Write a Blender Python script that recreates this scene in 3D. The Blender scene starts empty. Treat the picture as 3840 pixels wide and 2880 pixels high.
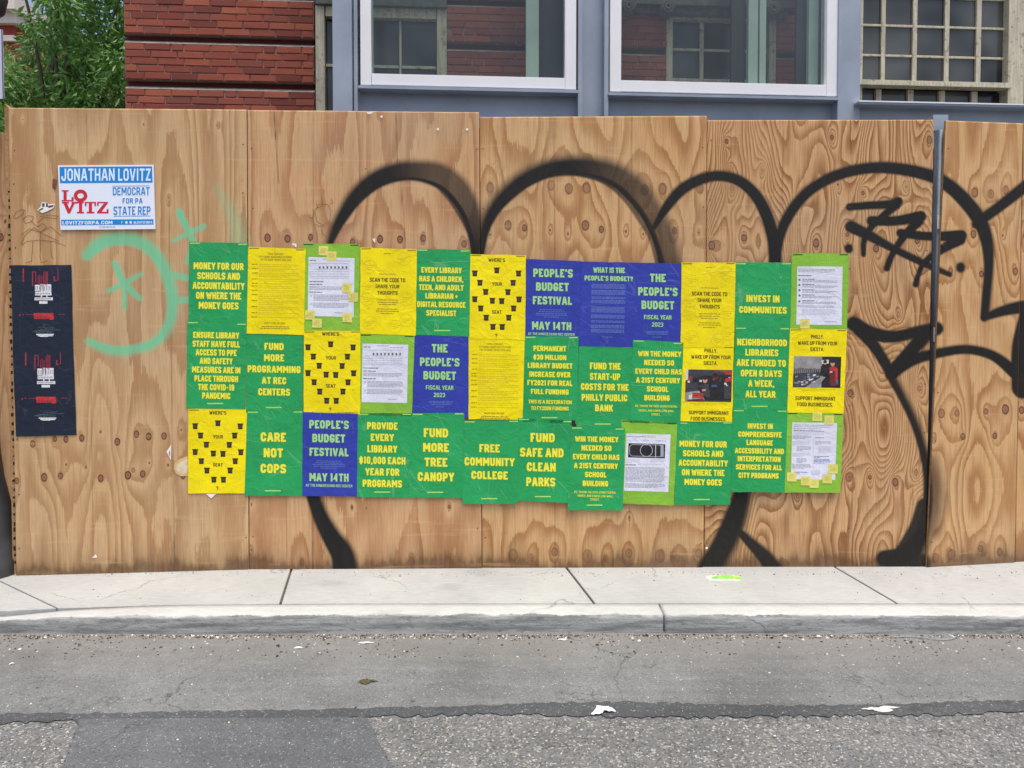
import bpy, bmesh, math, random
import numpy as np
from mathutils import Vector

# ------------------------------------------------------------------ camera, world, sun, exposure
SC = bpy.context.scene
F = 2773.0            # focal length in photo pixels (photo is 3840 wide)
HY = 1155.0           # eye level row in the photo
TH = math.atan(0.0297)
CY = HY + F * math.tan(TH)
CAMZ = 1.406
cam_d = bpy.data.cameras.new("camera")
cam = bpy.data.objects.new("camera", cam_d)
SC.collection.objects.link(cam)
cam.location = (0, 0, CAMZ)
cam.rotation_euler = (math.pi / 2 - TH, 0, 0)
cam_d.sensor_width = 36
cam_d.lens = F / 3840 * 36
cam_d.shift_y = -(1440 - CY) / 3840
cam_d.clip_end = 500
cam_d.clip_start = 0.05
SC.camera = cam

SUN_EL, SUN_AZ = math.radians(74), math.radians(150)   # high soft sun behind the viewer, a little to the right
world = bpy.data.worlds.new("World")
SC.world = world
world.use_nodes = True
wn = world.node_tree
wn.nodes.clear()
sky = wn.nodes.new("ShaderNodeTexSky")
sky.sky_type = 'NISHITA'
sky.sun_disc = False
sky.sun_elevation = SUN_EL
sky.sun_rotation = SUN_AZ
sky.air_density = 1.0
sky.dust_density = 5.0
sky.ozone_density = 1.0
bg = wn.nodes.new("ShaderNodeBackground")
bg.inputs[1].default_value = 0.12
wo = wn.nodes.new("ShaderNodeOutputWorld")
wn.links.new(sky.outputs[0], bg.inputs[0])
wn.links.new(bg.outputs[0], wo.inputs[0])

sd = bpy.data.lights.new("sun", 'SUN')
sd.energy = 1.5
sd.angle = math.radians(35)
sd.color = (1.0, 0.965, 0.905)
sun = bpy.data.objects.new("sun", sd)
SC.collection.objects.link(sun)
# direction towards the sun: azimuth measured clockwise from +Y
sv = Vector((math.sin(SUN_AZ) * math.cos(SUN_EL), math.cos(SUN_AZ) * math.cos(SUN_EL), math.sin(SUN_EL)))
sun.rotation_euler = sv.to_track_quat('Z', 'Y').to_euler()
sun.location = (0, 0, 12)

SC.view_settings.view_transform = 'Standard'
SC.view_settings.look = 'None'
SC.view_settings.exposure = 0.78
SC.view_settings.gamma = 1.0
SC.view_settings.use_curve_mapping = False

random.seed(7)
RNG = np.random.default_rng(11)
COL = SC.collection


# ------------------------------------------------------------------ helpers
def lin(r, g, b):
    def f(c):
        c /= 255.0
        return c / 12.92 if c <= 0.04045 else ((c + 0.055) / 1.055) ** 2.4
    return (f(r), f(g), f(b), 1.0)


def tag(o, label=None, cat=None, group=None, kind=None):
    if label: o["label"] = label
    if cat: o["category"] = cat
    if group: o["group"] = group
    if kind: o["kind"] = kind
    return o


def empty(name, loc=(0, 0, 0), parent=None):
    o = bpy.data.objects.new(name, None)
    o.empty_display_size = 0.1
    COL.objects.link(o)
    o.location = loc
    if parent: o.parent = parent
    return o


def link(o, parent):
    COL.objects.link(o)
    if parent is not None:
        o.parent = parent
        # children are built in world space: keep them there
        p = parent
        off = Vector((0, 0, 0))
        while p is not None:
            off += Vector(p.location)
            p = p.parent
        o.location = Vector(o.location) - off
    return o


def mesh_obj(name, verts, faces, mats, parent=None, fmat=None, smooth=False, recenter=True):
    v = np.asarray(verts, dtype=np.float64)
    c = np.zeros(3)
    if recenter and len(v):
        c = (v.min(0) + v.max(0)) / 2
        c[2] = v[:, 2].min()
    me = bpy.data.meshes.new(name)
    me.from_pydata((v - c).tolist(), [], faces)
    if not isinstance(mats, (list, tuple)): mats = [mats]
    for m in mats: me.materials.append(m)
    if fmat is not None:
        me.polygons.foreach_set("material_index", np.array(fmat, dtype=np.int32))
    if smooth:
        me.polygons.foreach_set("use_smooth", np.ones(len(me.polygons), dtype=bool))
    me.update()
    o = bpy.data.objects.new(name, me)
    o.location = c
    link(o, parent)
    return o


def ray(x, y):
    x = np.asarray(x, float); y = np.asarray(y, float)
    a = (x - 1920) / F
    b = -(y - CY) / F
    return a, b * math.sin(TH) + math.cos(TH), b * math.cos(TH) - math.sin(TH)


def on_z(x, y, z=0.0):
    dx, dy, dz = ray(x, y)
    t = (z - CAMZ) / dz
    return np.stack([dx * t, dy * t, dz * t + CAMZ], -1)


def on_y(x, y, Y):
    dx, dy, dz = ray(x, y)
    t = Y / dy
    return np.stack([dx * t, dy * t, dz * t + CAMZ], -1)


# plan line of the fence front: (photo x, depth)
FN = [(-900, 3.80), (45, 3.845), (928, 3.935), (1800, 3.952), (2645, 3.960), (3490, 3.965), (3840, 4.045), (4700, 4.26)]
FX = np.array([(p[0] - 1920) / F * p[1] for p in FN])
FY = np.array([p[1] for p in FN])


def on_fence(x, y, off=0.0):
    dx, dy, dz = ray(x, y)
    t = 3.95 / dy
    for _ in range(8):
        Y = np.interp(dx * t, FX, FY) + off
        t = Y / dy
    return np.stack([dx * t, dy * t, dz * t + CAMZ], -1)


BT = 0.075  # the buildings recede to the right


def on_build(x, y, d=0.0):
    """old brick facade, d metres in front (-) / behind (+)"""
    dx, dy, dz = ray(x, y)
    t = (5.65 + d + BT * 2.95) / (dy - BT * dx)
    return np.stack([dx * t, dy * t, dz * t + CAMZ], -1)


BW = Vector((1, BT, 0)).normalized()
BNORM = Vector((-BW.y, BW.x, 0))


def prism(quad_front, depth_vec):
    """box from 4 front points + extrusion"""
    q = [np.array(p, float) for p in quad_front]
    d = np.array(depth_vec, float)
    v = q + [p + d for p in q]
    f = [(0, 1, 2, 3), (7, 6, 5, 4), (0, 4, 5, 1), (1, 5, 6, 2), (2, 6, 7, 3), (3, 7, 4, 0)]
    return v, f


class MB:
    def __init__(s):
        s.v = []; s.f = []; s.m = []
    def add(s, v, f, m=0):
        n = len(s.v)
        s.v += [tuple(map(float, p)) for p in v]
        s.f += [tuple(i + n for i in q) for q in f]
        s.m += [m] * len(f)
    def prism(s, q, d, m=0):
        s.add(*prism(q, d), m)
    def box(s, lo, hi, m=0):
        x0, y0, z0 = lo; x1, y1, z1 = hi
        s.prism([(x0, y0, z0), (x1, y0, z0), (x1, y0, z1), (x0, y0, z1)], (0, y1 - y0, 0), m)
    def lathe(s, c, prof, n=32, m=0):
        base = len(s.v)
        for (r, z) in prof:
            for k in range(n):
                a = 2 * math.pi * k / n
                s.v.append((c[0] + r * math.cos(a), c[1] + r * math.sin(a), c[2] + z))
        for i in range(len(prof) - 1):
            for k in range(n):
                a, b = base + i * n + k, base + i * n + (k + 1) % n
                s.f.append((a, b, b + n, a + n)); s.m.append(m)
    def build(s, name, mats, parent=None, smooth=False, bevel=0.0):
        o = mesh_obj(name, s.v, s.f, mats, parent, s.m, smooth)
        bm = bmesh.new(); bm.from_mesh(o.data)
        bmesh.ops.recalc_face_normals(bm, faces=bm.faces)
        if bevel:
            bmesh.ops.bevel(bm, geom=bm.edges[:], offset=bevel, segments=2, affect='EDGES')
        bm.to_mesh(o.data); bm.free()
        return o


# ------------------------------------------------------------------ materials
class NT:
    def __init__(s, name):
        s.mat = bpy.data.materials.new(name); s.mat.use_nodes = True
        s.t = s.mat.node_tree
        s.b = s.t.nodes["Principled BSDF"]
        s.out = s.t.nodes["Material Output"]
    def n(s, typ, **kw):
        nd = s.t.nodes.new("ShaderNode" + typ)
        for k, v in kw.items(): setattr(nd, k, v)
        return nd
    def l(s, a, b): s.t.links.new(a, b)
    def pos(s, scale=(1, 1, 1)):
        g = s.n("NewGeometry")
        m = s.n("VectorMath", operation='MULTIPLY'); m.inputs[1].default_value = scale
        s.l(g.outputs["Position"], m.inputs[0])
        return m.outputs[0]
    def noise(s, vec, scale, detail=3, rough=0.55, dist=0.0):
        nd = s.n("TexNoise"); nd.inputs["Scale"].default_value = scale
        nd.inputs["Detail"].default_value = detail; nd.inputs["Roughness"].default_value = rough
        nd.inputs["Distortion"].default_value = dist
        s.l(vec, nd.inputs["Vector"]); return nd.outputs["Fac"]
    def math(s, op, a, b=None, c=None, clamp=False):
        nd = s.n("Math", operation=op, use_clamp=clamp)
        for i, q in enumerate((a, b, c)):
            if q is None: continue
            if isinstance(q, (int, float)): nd.inputs[i].default_value = q
            else: s.l(q, nd.inputs[i])
        return nd.outputs[0]
    def ramp(s, fac, stops, interp='LINEAR'):
        nd = s.n("ValToRGB"); cr = nd.color_ramp; cr.interpolation = interp
        while len(cr.elements) > 1: cr.elements.remove(cr.elements[0])
        first = True
        for p, c in stops:
            if isinstance(c, (int, float)): c = (c, c, c, 1)
            if first:
                e = cr.elements[0]; e.position = p; first = False
            else: e = cr.elements.new(p)
            e.color = c
        s.l(fac, nd.inputs[0]); return nd.outputs[0]
    def mix(s, fac, a, b, mode='MIX'):
        nd = s.n("Mix", data_type='RGBA', blend_type=mode)
        for i, q in ((0, fac), (6, a), (7, b)):
            if isinstance(q, (int, float)): nd.inputs[i].default_value = q
            elif isinstance(q, tuple): nd.inputs[i].default_value = q
            else: s.l(q, nd.inputs[i])
        return nd.outputs[2]
    def attr(s, name):
        nd = s.n("Attribute"); nd.attribute_name = name; return nd.outputs["Fac"]
    def rand(s):
        return s.n("ObjectInfo").outputs["Random"]
    def bump(s, h, strength=0.3, dist=0.01):
        nd = s.n("Bump"); nd.inputs["Strength"].default_value = strength
        nd.inputs["Distance"].default_value = dist
        s.l(h, nd.inputs["Height"]); s.l(nd.outputs[0], s.b.inputs["Normal"])
    def col(s, c):
        if isinstance(c, tuple): s.b.inputs["Base Color"].default_value = c
        else: s.l(c, s.b.inputs["Base Color"])
    def rough(s, r):
        if isinstance(r, (int, float)): s.b.inputs["Roughness"].default_value = r
        else: s.l(r, s.b.inputs["Roughness"])


def simple(name, c, rough=0.7, var=0.12, scale=12, bump=0.0, metal=0.0, bscale=None):
    t = NT(name)
    p = t.pos()
    nz = t.noise(p, scale, 4)
    dark = tuple(c[i] * (1 - var) for i in range(3)) + (1,)
    lite = tuple(min(1, c[i] * (1 + var)) for i in range(3)) + (1,)
    t.col(t.ramp(nz, [(0.3, dark), (0.7, lite)]))
    t.rough(rough)
    t.b.inputs["Metallic"].default_value = metal
    if bump: t.bump(t.noise(p, bscale or scale * 6, 3), bump, 0.004)
    return t.mat


def plywood_mat(name, light, dark, line=0.35, tooth=0.10):
    t = NT(name)
    g = t.attr("grain")
    fib = t.noise(t.pos((150, 30, 6)), 1.0, 3, 0.6)
    fib2 = t.noise(t.pos((420, 40, 9)), 1.0, 2, 0.6)
    wob = t.noise(t.pos((28, 28, 9)), 1.0, 2, 0.5)
    g1 = t.math('ADD', g, t.math('MULTIPLY', t.math('SUBTRACT', fib, 0.5), tooth * 2))
    g1 = t.math('ADD', g1, t.math('MULTIPLY', t.math('SUBTRACT', wob, 0.5), tooth * 1.6))
    fr = t.math('FRACT', g1)
    band = t.ramp(fr, [(0.0, 1.0), (0.14, 0.95), (line, 0.42), (line + 0.2, 0.10), (0.93, 0.0), (0.975, 0.12), (0.99, 0.75), (1.0, 1.0)])
    # some bands are faint, others strong
    strength = t.ramp(t.noise(t.pos((7, 7, 1.6)), 1.0, 2), [(0.3, 0.55), (0.6, 1.0)])
    bf = t.math('MULTIPLY', band, strength)
    blotch = t.noise(t.pos((2.3, 2.3, 1.2)), 1.0, 4)
    base = t.mix(t.ramp(blotch, [(0.32, 0.0), (0.7, 1.0)]), light, tuple(light[i] * (0.93, 0.87, 0.78)[i] for i in range(3)) + (1,))
    c = t.mix(bf, base, dark)
    c = t.mix(t.math('MULTIPLY', t.ramp(fib2, [(0.35, 1.0), (0.55, 0.0)]), 0.36), c, tuple(dark[i] * 0.8 for i in range(3)) + (1,))
    c = t.mix(t.math('MULTIPLY', t.ramp(fib, [(0.5, 0.0), (0.8, 1.0)]), 0.22), c, tuple(min(1, light[i] * 1.12) for i in range(3)) + (1,))
    # knots
    k = t.math('ADD', t.attr("knot"), t.math('MULTIPLY', t.math('SUBTRACT', wob, 0.5), 0.35))
    halo = t.ramp(t.math('MULTIPLY', k, 0.25), [(0.24, 0.75), (0.34, 0.35), (0.55, 0.0)])
    c = t.mix(t.math('MULTIPLY', halo, 0.4), c, (0.36, 0.16, 0.065, 1))
    kc = t.ramp(t.math('MULTIPLY', k, 0.5), [(0.0, (0.20, 0.085, 0.045, 1)), (0.25, (0.32, 0.15, 0.08, 1)), (0.38, (0.20, 0.085, 0.045, 1)), (0.46, (0.04, 0.018, 0.012, 1))])
    km = t.ramp(t.math('MULTIPLY', k, 0.5), [(0.49, 1.0), (0.56, 0.0)])
    c = t.mix(t.math('MULTIPLY', km, t.attr("knotdark")), c, kc)
    # veneer seams
    c = t.mix(t.math('MULTIPLY', t.attr("seam"), 1.0), c, (0.10, 0.05, 0.025, 1))
    # rising damp, grime and splashes at the foot
    sep = t.n("SeparateXYZ"); g0 = t.n("NewGeometry"); t.l(g0.outputs["Position"], sep.inputs[0])
    streak = t.noise(t.pos((22, 22, 3.0)), 1.0, 4, 0.65)
    big = t.noise(t.pos((3.1, 3.1, 1.0)), 1.0, 3)
    hgt = t.math('SUBTRACT', t.math('ADD', t.math('MULTIPLY', streak, 0.16), t.math('MULTIPLY', big, 0.16)), 0.115)
    zz = t.math('SUBTRACT', sep.outputs[2], hgt)
    gr = t.ramp(t.math('ADD', t.math('MULTIPLY', zz, 3.2), 0.5), [(0.44, 1.0), (0.52, 0.62), (0.60, 0.34), (0.78, 0.14), (1.0, 0.0)])
    c = t.mix(t.math('MULTIPLY', gr, 0.80), c, (0.085, 0.045, 0.024, 1))
    busy = t.noise(t.pos((75, 75, 2.2)), 1.0, 4, .7)
    c = t.mix(t.math('MULTIPLY', t.ramp(busy, [(0.50, 0.0), (0.64, 1.0)]), 0.30), c, tuple(dark[i] * 0.9 for i in range(3)) + (1,))
    grey = t.ramp(t.noise(t.pos((1.1, 1.1, 1.7)), 1.0, 5, .6), [(0.48, 0.0), (0.68, 1.0)])
    c = t.mix(t.math('MULTIPLY', grey, 0.22), c, (0.36, 0.30, 0.22, 1))
    # faint handling dirt
    spots = t.ramp(t.noise(t.pos((9, 9, 9)), 1.0, 5, 0.7), [(0.60, 0.0), (0.74, 1.0)])
    c = t.mix(t.math('MULTIPLY', spots, 0.28), c, (0.22, 0.15, 0.09, 1))
    press = t.ramp(t.noise(t.pos((2.5, 2.5, 34)), 1.0, 3, .6), [(0.60, 0.0), (0.70, 1.0)])
    c = t.mix(t.math('MULTIPLY', press, 0.22), c, tuple(min(1, light[i] * 1.15) for i in range(3)) + (1,))
    # sprayed paint, thin enough in places for the grain to show
    mint = t.attr("mint")
    spr = t.noise(t.pos((260, 260, 260)), 1.0, 2)
    mint = t.math('MULTIPLY', t.math('ADD', mint, t.math('MULTIPLY', t.math('MULTIPLY', t.math('SUBTRACT', spr, 0.5), 0.9), t.math('MULTIPLY', mint, t.math('SUBTRACT', 1.0, mint)))), 0.88, clamp=True)
    c = t.mix(mint, c, t.mix(t.math('MULTIPLY', bf, 0.5), (0.135, 0.60, 0.33, 1), (0.20, 0.49, 0.28, 1)))
    pa = t.math("MULTIPLY", t.attr("paint"), 1.07, clamp=True)
    pa2 = t.math('ADD', pa, t.math('MULTIPLY', t.math('MULTIPLY', t.math('SUBTRACT', spr, 0.5), 1.1), t.math('MULTIPLY', pa, t.math('SUBTRACT', 1.0, pa))), clamp=True)
    c = t.mix(pa2, c, t.mix(t.math('ADD', t.math('MULTIPLY', bf, 0.25), t.math('MULTIPLY', blotch, 0.5)), (0.009, 0.009, 0.010, 1), (0.030, 0.026, 0.020, 1)))
    t.col(c)
    t.rough(t.math('SUBTRACT', 0.72, t.math('MULTIPLY', pa2, 0.22)))
    t.b.inputs["Specular IOR Level"].default_value = 0.25
    h = t.math('ADD', t.math('MULTIPLY', fib2, 0.6), t.math('MULTIPLY', bf, -0.5))
    h = t.math('ADD', h, t.math('MULTIPLY', t.noise(t.pos((60, 60, 60)), 1.0, 2), 0.4))
    t.bump(h, 0.30, 0.002)
    return t.mat


def paper_mat(name, c, crease=0.10, rough=0.55, spread=0.05):
    t = NT(name)
    r = t.rand()
    addv = t.n("VectorMath", operation='ADD')
    cmb = t.n("CombineXYZ"); t.l(t.math('MULTIPLY', r, 37.0), cmb.inputs[0]); t.l(t.math('MULTIPLY', r, 11.0), cmb.inputs[2])
    t.l(t.pos(), addv.inputs[0]); t.l(cmb.outputs[0], addv.inputs[1])
    v = addv.outputs[0]
    blot = t.noise(v, 5.0, 3)
    lo = tuple(c[i] * (1 - 0.09 - spread) for i in range(3)) + (1,)
    hi = tuple(min(1, c[i] * (1 + 0.05)) for i in range(3)) + (1,)
    cc = t.mix(t.ramp(blot, [(0.3, 0.0), (0.7, 1.0)]), lo, hi)
    # folds rubbed pale: thin contour lines of stretched noises
    rot = t.n("VectorRotate", rotation_type='Y_AXIS'); rot.inputs["Angle"].default_value = 0.75
    t.l(v, rot.inputs["Vector"])
    st = t.n("VectorMath", operation='MULTIPLY'); st.inputs[1].default_value = (7, 7, 1.1); t.l(rot.outputs[0], st.inputs[0])
    n1 = t.noise(st.outputs[0], 1.0, 1)
    l1 = t.ramp(t.math('ABSOLUTE', t.math('SUBTRACT', n1, 0.5)), [(0.0, 1.0), (0.008, 0.0)])
    st2 = t.n("VectorMath", operation='MULTIPLY'); st2.inputs[1].default_value = (1.6, 1.6, 8); t.l(v, st2.inputs[0])
    n2 = t.noise(st2.outputs[0], 1.0, 1)
    l2 = t.ramp(t.math('ABSOLUTE', t.math('SUBTRACT', n2, 0.46)), [(0.0, 1.0), (0.006, 0.0)])
    st3 = t.n("VectorMath", operation='MULTIPLY'); st3.inputs[1].default_value = (11, 11, 1.2); t.l(v, st3.inputs[0])
    n3 = t.noise(st3.outputs[0], 1.0, 1)
    l3 = t.ramp(t.math('ABSOLUTE', t.math('SUBTRACT', n3, 0.54)), [(0.0, 1.0), (0.008, 0.0)])
    brk = t.ramp(t.noise(v, 9.0, 2), [(0.48, 0.0), (0.6, 1.0)])
    ln = t.math('MULTIPLY', t.math('MAXIMUM', t.math('MAXIMUM', l1, l2), l3), brk)
    cc = t.mix(t.math('MULTIPLY', ln, crease * 1.7), cc, tuple(min(1, c[i] * 0.6 + 0.38) for i in range(3)) + (1,))
    t.col(cc); t.rough(rough)
    t.b.inputs["Specular IOR Level"].default_value = 0.3
    h = t.math('ADD', t.math('MULTIPLY', t.noise(v, 14.0, 3, 0.6, 0.6), 0.8), t.math('MULTIPLY', ln, 0.12))
    h = t.math('ADD', h, t.math('MULTIPLY', n3, 0.7))
    t.bump(h, 0.5, 0.014)
    return t.mat


M = {}
M['ply_broad'] = plywood_mat("plywood broad grain", lin(211, 177, 134), lin(174, 132, 90), 0.46, 0.17)
M['ply_mid'] = plywood_mat("plywood pink grain", lin(214, 175, 131), lin(174, 124, 84), 0.42, 0.17)
M['ply_gold'] = plywood_mat("plywood golden grain", lin(217, 178, 129), lin(170, 120, 74), 0.40, 0.17)
M['ply_wild'] = plywood_mat("plywood wild grain", lin(216, 175, 128), lin(144, 96, 56), 0.44, 0.15)
M['ply_edge'] = simple("plywood edge", lin(176, 134, 88), 0.8, 0.3, 60)
M['lumber'] = simple("rough lumber", lin(150, 112, 74), 0.8, 0.2, 14)
M['green'] = paper_mat("green poster paper", lin(40, 164, 92), 0.13)
M['yellow'] = paper_mat("yellow poster paper", lin(253, 230, 4), 0.05)
M['blue'] = paper_mat("blue poster paper", lin(52, 66, 168), 0.08)
M['lime'] = paper_mat("lime poster paper", lin(140, 194, 62), 0.06)
M['navy'] = paper_mat("navy poster paper", lin(31, 39, 56), 0.05)
M['white'] = paper_mat("white paper", lin(226, 227, 240), 0.02, 0.6, 0.0)
M['note'] = paper_mat("sticky note paper", lin(232, 222, 118), 0.0)
M['ink_yellow'] = simple("yellow ink", lin(246, 238, 62), 0.55, 0.04, 30)
M['ink_ochre'] = simple("ochre ink", lin(150, 172, 34), 0.55, 0.08, 30)
M['ink_pale'] = simple("pale green ink", lin(166, 219, 136), 0.55, 0.1, 30)
M['ink_teal'] = simple("teal ink", lin(60, 110, 130), 0.55, 0.1, 30)
M['ink_black'] = simple("black ink", lin(52, 38, 8), 0.55, 0.1, 30)
M['ink_olive'] = simple("olive ink", lin(150, 132, 10), 0.55, 0.1, 30)
M['ink_faint'] = simple("faint olive ink", lin(214, 194, 6), 0.55, 0.05, 30)
M['ink_mist'] = simple("misty blue ink", lin(92, 116, 186), 0.55, 0.1, 30)
M['ink_grey'] = simple("grey ink", lin(158, 158, 172), 0.6, 0.1, 30)
M['ink_lgrey'] = simple("light grey ink", lin(196, 196, 208), 0.6, 0.1, 30)
M['ink_dgrey'] = simple("dark grey ink", lin(96, 96, 104), 0.6, 0.1, 30)
M['ink_tan'] = simple("note writing ink", lin(186, 176, 90), 0.6, 0.1, 30)
M['ink_dgreen'] = simple("dark green ink", lin(40, 84, 20), 0.6, 0.1, 30)
M['ink_lgreen'] = simple("light green dash ink", lin(170, 224, 110), 0.6, 0.1, 30)
M['photo_black'] = simple("photo black", lin(34, 33, 36), 0.5, 0.5, 40)
M['photo_dark'] = simple("photo dark grey", lin(62, 62, 68), 0.5, 0.4, 60)
M['photo_grey'] = simple("photo grey", lin(150, 148, 146), 0.5, 0.25, 30)
M['photo_light'] = simple("photo pale", lin(214, 210, 205), 0.5, 0.2, 50)
M['photo_red'] = simple("photo red", lin(188, 52, 46), 0.5, 0.3, 40)
M['photo_dred'] = simple("photo maroon", lin(110, 34, 36), 0.5, 0.3, 40)
M['photo_skin'] = simple("photo skin", lin(206, 150, 120), 0.5, 0.1, 40)
M['photo_blue'] = simple("photo blue", lin(60, 92, 140), 0.5, 0.2, 40)
M['sign_white'] = simple("sign plastic white", lin(232, 238, 250), 0.3, 0.02, 3)
M['sign_blue'] = simple("sign blue", lin(24, 134, 214), 0.3, 0.04, 3)
M['sign_red'] = simple("sign red", lin(206, 36, 48), 0.35, 0.04, 9)
M['sign_text'] = simple("sign pale text", lin(222, 240, 252), 0.35, 0.02, 3)
M['crimson'] = simple("crimson print", lin(160, 44, 66), 0.5, 0.3, 60)
M['red_print'] = simple("red print", lin(190, 50, 54), 0.5, 0.35, 120)
M['slate_print'] = simple("slate print", lin(70, 92, 100), 0.5, 0.5, 90)
M['off_white'] = simple("off white print", lin(226, 224, 228), 0.5, 0.2, 160)
M['pen'] = simple("pen line", lin(120, 80, 44), 0.7, 0.2, 30)
M['scrap'] = simple("torn paper", lin(240, 236, 228), 0.7, 0.06, 60)
M['brown_tape'] = simple("brown tape", lin(120, 70, 58), 0.6, 0.25, 60)


# ------------------------------------------------------------------ noise in numpy (grain fields)
def vnoise(x, y, seed, px=None):
    xi = np.floor(x).astype(int); yi = np.floor(y).astype(int)
    fx = x - xi; fy = y - yi
    fx = fx * fx * fx * (fx * (fx * 6 - 15) + 10); fy = fy * fy * fy * (fy * (fy * 6 - 15) + 10)
    def h(a, b):
        if px: a = a % px
        n = (a * 374761393 + b * 668265263 + seed * 2147483647 + 1013904223) & 0xffffffff
        n = ((n ^ (n >> 13)) * 1274126177) & 0xffffffff
        n = (n ^ (n >> 16)) & 0xffffffff
        return n / 4294967295.0
    a = h(xi, yi); b = h(xi + 1, yi); c = h(xi, yi + 1); d = h(xi + 1, yi + 1)
    return (a * (1 - fx) + b * fx) * (1 - fy) + (c * (1 - fx) + d * fx) * fy


# ------------------------------------------------------------------ spray paint strokes, in metres on the boards (written in photo pixels)
# each point: x, y, width ; softness: (inner side, outer side)
BLACK = [
    ([(1231, 925, 26), (1246, 885, 34), (1272, 830, 45), (1330, 742, 60), (1400, 680, 68), (1480, 645, 70, .97), (1560, 640, 74, .90), (1640, 655, 88, .82), (1705, 705, 98, .80), (1755, 785, 88, .84), (1782, 865, 66, .93), (1792, 960, 48)], 5, 16, 0.95),
    ([(1400, 702, 22), (1480, 672, 24), (1560, 668, 22), (1640, 692, 26), (1692, 735, 30), (1738, 800, 30), (1765, 870, 30), (1785, 950, 34)], 6, 14, 0.95),
    ([(1792, 965, 44), (1812, 865, 46), (1850, 785, 54), (1905, 722, 62), (1975, 668, 66), (2070, 630, 68), (2180, 624, 78, .96), (2290, 652, 92, .88), (2372, 712, 106, .78), (2430, 790, 106, .74), (2480, 880, 100, .74), (2512, 1010, 96, .78)], 5, 24, 0.96),
    ([(2070, 648, 24), (2180, 645, 26), (2290, 678, 34), (2360, 735, 34), (2412, 800, 34), (2450, 870, 34), (2474, 940, 34), (2490, 1010, 40)], 5, 18, 0.93),
    ([(2452, 852, 24), (2500, 775, 38), (2560, 708, 43), (2640, 668, 41), (2710, 660, 40), (2780, 682, 42), (2840, 740, 45), (2880, 820, 48), (2902, 905, 48), (2908, 1000, 50)], 5, 8, 0.96),
    ([(2908, 1000, 36), (2922, 890, 40), (2965, 795, 42), (3035, 715, 42), (3130, 660, 43), (3240, 632, 43), (3350, 630, 46), (3480, 655, 48), (3560, 697, 52), (3630, 765, 55), (3678, 835, 55), (3702, 910, 48), (3708, 1000, 38), (3700, 1100, 36), (3692, 1190, 34)], 5, 8, 0.95),
    ([(3692, 1190, 28), (3760, 1166, 40), (3840, 1150, 48), (4000, 1135, 44)], 5, 7, 0.95),
    ([(3662, 838, 40), (3760, 765, 42), (3840, 702, 45), (3980, 590, 45)], 5, 7, 0.95),
    ([(3845, 1160, 34), (3822, 1300, 56), (3838, 1450, 90)], 5, 7, 0.96),
    ([(3186, 776, 17), (3260, 770, 18), (3340, 766, 20), (3368, 756, 22)], 4, 4, 0.98),
    ([(3362, 768, 20), (3310, 812, 17), (3262, 858, 15), (3240, 905, 14), (3238, 955, 11)], 4, 4, 0.98),
    ([(3268, 828, 22), (3360, 828, 22), (3452, 812, 26)], 4, 4, 0.98),
    ([(3446, 830, 22), (3395, 880, 18), (3348, 950, 15), (3326, 1006, 15)], 4, 4, 0.98),
    ([(3378, 874, 20), (3480, 886, 20), (3604, 884, 26)], 4, 4, 0.98),
    ([(3600, 898, 26), (3530, 936, 20), (3466, 985, 14), (3444, 1030, 12), (3434, 1066, 15)], 4, 4, 0.98),
    ([(3192, 850, 28), (3262, 884, 24), (3350, 932, 18), (3460, 985, 17), (3562, 1030, 12)], 4, 6, 0.93),
    ([(3182, 930, 32), (3183, 934, 32)], 6, 6, 0.98),
    ([(3602, 1000, 34), (3602, 1006, 34)], 7, 7, 0.98),
    ([(3202, 1214, 56), (3262, 1248, 54), (3350, 1262, 46), (3450, 1242, 46), (3512, 1232, 52)], 5, 7, 0.95),
    ([(3218, 1230, 52), (3280, 1300, 44), (3330, 1380, 42), (3345, 1405, 42)], 5, 7, 0.93),
    ([(3470, 1255, 56), (3400, 1335, 52), (3345, 1400, 56)], 5, 7, 0.95),
    ([(3345, 1400, 44), (3420, 1350, 46), (3510, 1326, 38), (3620, 1310, 36), (3720, 1332, 38), (3800, 1392, 48), (3860, 1450, 60)], 5, 7, 0.95),
    ([(3345, 1415, 38), (3385, 1490, 34), (3432, 1590, 34), (3466, 1700, 36), (3482, 1800, 40), (3480, 1900, 48), (3462, 1980, 60)], 5, 16, 0.92),
    ([(3470, 1900, 70), (3450, 1990, 90), (3408, 2080, 110), (3378, 2150, 150)], 6, 22, 0.90),
    ([(3318, 2096, 66), (3370, 2090, 72), (3420, 2060, 80), (3450, 2010, 60)], 10, 6, 0.93),
    ([(3322, 2140, 70), (3400, 2130, 80), (3450, 2110, 80)], 16, 12, 0.86),
    ([(3500, 1720, 30), (3512, 1850, 56), (3500, 1990, 50)], 20, 34, 0.62),
    ([(1172, 1850, 52), (1205, 1940, 60), (1245, 2015, 72), (1285, 2080, 88), (1296, 2150, 94)], 7, 14, 0.96),
    ([(2790, 1830, 62), (2772, 1900, 80), (2740, 1990, 92), (2700, 2070, 92), (2660, 2130, 88)], 10, 20, 0.93),
    ([(2756, 1976, 28), (2815, 2035, 40), (2872, 2092, 56), (2905, 2140, 66)], 5, 10, 0.92),
]
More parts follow.
